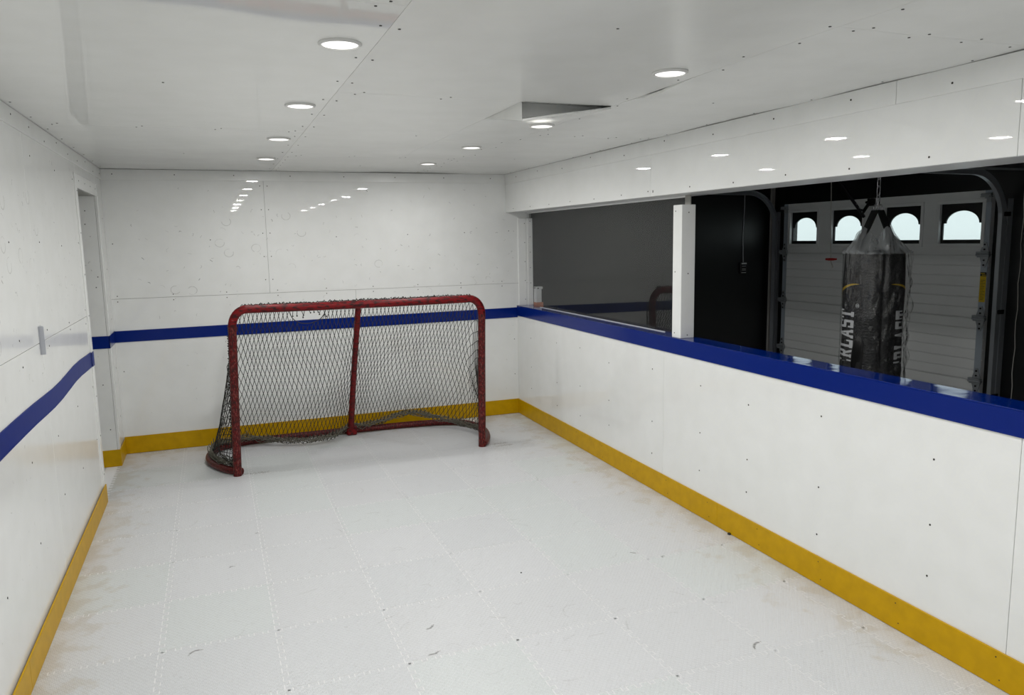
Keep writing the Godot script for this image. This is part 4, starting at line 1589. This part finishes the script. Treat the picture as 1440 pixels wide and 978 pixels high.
	for j in rows + 1:
		var row := []
		var t := float(j) / rows
		var yy: float = lerp(low - 0.02, top + 0.15, t)
		if yy < top - 0.012:
			gathered = j
		for i in m:
			var a := TAU * i / m
			var side := 0.5 + 0.5 * cos(a - 0.5)
			var c1 := absf(f.get_noise_3d(sin(a) * 70.0, yy * 130.0, cos(a) * 70.0))
			var c2 := absf(f.get_noise_3d(sin(a) * 190.0, yy * 260.0 + 300.0, cos(a) * 190.0))
			var loose := 0.15 + 0.85 * side * side
			var r := bag_radius(a) + 0.005 + loose * (0.012 + 0.034 * c1 + 0.026 * c2)
			if yy > top - 0.012:
				var k := clampf((yy - top + 0.012) / 0.16, 0.0, 1.0)
				var star := 0.5 + 0.5 * cos(4.0 * (a + 0.03))
				r = lerp(r, 0.055 + 0.04 * star, pow(k, 0.85)) + (c1 + c2 - 0.3) * 0.03
				row.append(Vector3(sin(a) * r, yy + (c1 - 0.3) * 0.03 - (1.0 - star) * k * 0.07, cos(a) * r))
			else:
				row.append(Vector3(sin(a) * r, yy, cos(a) * r))
		grid.append(row)
	for span in [[0, gathered, "plastic_wrap", "clear wrap"], [gathered, rows, "gathered_plastic", "cloudy wrap"]]:
		st = tool()
		st.set_smooth_group(0)
		for j in range(span[0], span[1]):
			for i in m:
				var i2 := (i + 1) % m
				quad(st, grid[j][i], grid[j][i2], grid[j + 1][i2], grid[j + 1][i], grid[j][i] * Vector3(1, 0, 1))
		obj(span[2], st, M[span[3]], b)

const STROKES := {
	"E": [[0, 0, 0.28, 1], [0, 0, 0.9, 0.2], [0, 0.8, 0.9, 1], [0, 0.4, 0.7, 0.6], [0.74, 0.0, 0.9, 0.32], [0.74, 0.68, 0.9, 1]],
	"V": [[0, 1, 0.3, 1, 0.6, 0, 0.38, 0], [1, 1, 0.7, 1, 0.4, 0, 0.62, 0], [0, 0.86, 0.38, 1], [0.62, 0.86, 1, 1]],
	"R": [[0.08, 0, 0.34, 1], [0, 0, 0.42, 0.16], [0, 0.84, 0.8, 1], [0.62, 0.5, 0.88, 0.95], [0.08, 0.42, 0.8, 0.58], [0.4, 0.45, 0.66, 0.45, 1, 0, 0.72, 0]],
	"L": [[0.08, 0, 0.36, 1], [0, 0.84, 0.44, 1], [0, 0, 0.92, 0.2], [0.74, 0, 0.92, 0.38]],
	"A": [[0.02, 0, 0.3, 0, 0.58, 1, 0.42, 1], [0.98, 0, 0.7, 0, 0.42, 1, 0.58, 1], [0.2, 0.24, 0.8, 0.4], [0, 0, 0.36, 0.14], [0.64, 0, 1, 0.14]],
	"S": [[0.08, 0.82, 0.92, 1], [0.05, 0.5, 0.33, 0.95], [0.08, 0.42, 0.92, 0.6], [0.67, 0.05, 0.95, 0.55], [0.08, 0, 0.92, 0.18], [0.72, 0.68, 0.92, 1], [0.08, 0, 0.28, 0.32]],
	"T": [[0, 0.8, 1, 1], [0.36, 0, 0.64, 1], [0.22, 0, 0.78, 0.16], [0, 0.62, 0.16, 1], [0.84, 0.62, 1, 1]],
}

func letter(parent: Node, ch: String, angle: float, y0: float, wide: float, tall: float) -> void:
	# one slab letter printed on the bag, reading upwards, its top pointing round to smaller angles
	var st := tool()
	var lift := 0.0022
	for k in STROKES[ch]:
		lift += 0.00008
		var q := [Vector2(k[0], k[1]), Vector2(k[2], k[1]), Vector2(k[2], k[3]), Vector2(k[0], k[3])]
		if k.size() == 8:
			q = [Vector2(k[0], k[1]), Vector2(k[2], k[3]), Vector2(k[4], k[5]), Vector2(k[6], k[7])]
		for i in 2:
			for j in 6:
				var c := []
				for e in [[i, j], [i + 1, j], [i + 1, j + 1], [i, j + 1]]:
					var lo: Vector2 = q[0].lerp(q[1], e[0] / 2.0)
					var hi: Vector2 = q[3].lerp(q[2], e[0] / 2.0)
					var p := lo.lerp(hi, e[1] / 6.0)
					var a := angle - (p.y - 0.5) * tall / 0.172
					c.append(Vector3(sin(a), 0, cos(a)) * (bag_radius(a) + lift) + Vector3(0, y0 + p.x * wide, 0))
				quad(st, c[0], c[1], c[2], c[3], c[0] * Vector3(1, 0, 1))
	obj("letter", st, M["bag print"], parent)

func wrap_text(parent: Node, tm: TextMesh, angle: float, y_end: float, length: float, height: float, called: String) -> void:
	# lays flat lettering round the bag, reading upwards
	var arr := tm.get_mesh_arrays() if tm.has_method("get_mesh_arrays") else tm.surface_get_arrays(0)
	var v: PackedVector3Array = arr[Mesh.ARRAY_VERTEX]
	var lo := Vector3(1e9, 1e9, 1e9)
	var hi := -lo
	for p in v:
		lo = lo.min(p)
		hi = hi.max(p)
	var out := PackedVector3Array()
	var nor := PackedVector3Array()
	for p in v:
		var s := (p.x - lo.x) / (hi.x - lo.x)
		var t := (p.y - lo.y) / (hi.y - lo.y) - 0.5
		var zz := (p.z - lo.z) / maxf(hi.z - lo.z, 1e-6)
		# upright letters read from the floor upwards: their tops point round towards smaller angles
		var a := angle - t * height / 0.172
		var d := Vector3(sin(a), 0, cos(a))
		out.append(d * (bag_radius(a) + 0.0022 + 0.001 * zz) + Vector3(0, y_end - (1.0 - s) * length, 0))
		nor.append(d)
	arr[Mesh.ARRAY_VERTEX] = out
	arr[Mesh.ARRAY_NORMAL] = nor
	arr[Mesh.ARRAY_TANGENT] = null
	var am := ArrayMesh.new()
	am.add_surface_from_arrays(Mesh.PRIMITIVE_TRIANGLES, arr)
	put(called, am, M["bag print"], parent)

# ------------------------------------------------------------------ scene
func _ready() -> void:
	rng.seed = 20240
	# camera
	var cam := Camera3D.new()
	cam.name = "camera"
	add_child(cam)
	var yaw := deg_to_rad(21.1841)
	var pitch := deg_to_rad(8.0321)
	var roll := deg_to_rad(-1.0576)
	var fwd := Vector3(sin(yaw) * cos(pitch), -sin(pitch), -cos(yaw) * cos(pitch))
	var rt := Vector3(cos(yaw), 0, sin(yaw))
	var up := rt.cross(fwd)
	cam.transform = Transform3D(Basis(rt * cos(roll) + up * sin(roll), up * cos(roll) - rt * sin(roll), -fwd), Vector3(0, 1.7257, 0))
	cam.fov = rad_to_deg(2.0 * atan(489.0 / 1075.48))
	cam.near = 0.05
	cam.far = 200.0
	cam.current = true
	# overcast sky: the only daylight comes through the panes of the garage door
	var env := Environment.new()
	env.background_mode = Environment.BG_SKY
	var sky := Sky.new()
	var psm := ProceduralSkyMaterial.new()
	psm.sky_top_color = Color(0.88, 0.95, 0.96)
	psm.sky_horizon_color = Color(0.88, 0.95, 0.95)
	psm.ground_horizon_color = Color(0.88, 0.95, 0.95)
	psm.ground_bottom_color = Color(0.80, 0.86, 0.86)
	sky.sky_material = psm
	env.sky = sky
	env.background_energy_multiplier = 1.3
	env.tonemap_mode = Environment.TONE_MAPPER_LINEAR
	env.tonemap_exposure = 1.0
	env.sdfgi_enabled = true
	env.ssao_enabled = true
	env.ssil_enabled = true
	var we := WorldEnvironment.new()
	we.name = "environment"
	we.environment = env
	add_child(we)

	make_materials()
	build_floor()
	build_ceiling()
	build_walls()
	build_stripes()
	build_garage_shell()
	build_opening()
	build_lamps()
	build_goal()
	build_garage_door()
	build_tracks()
	build_bag()
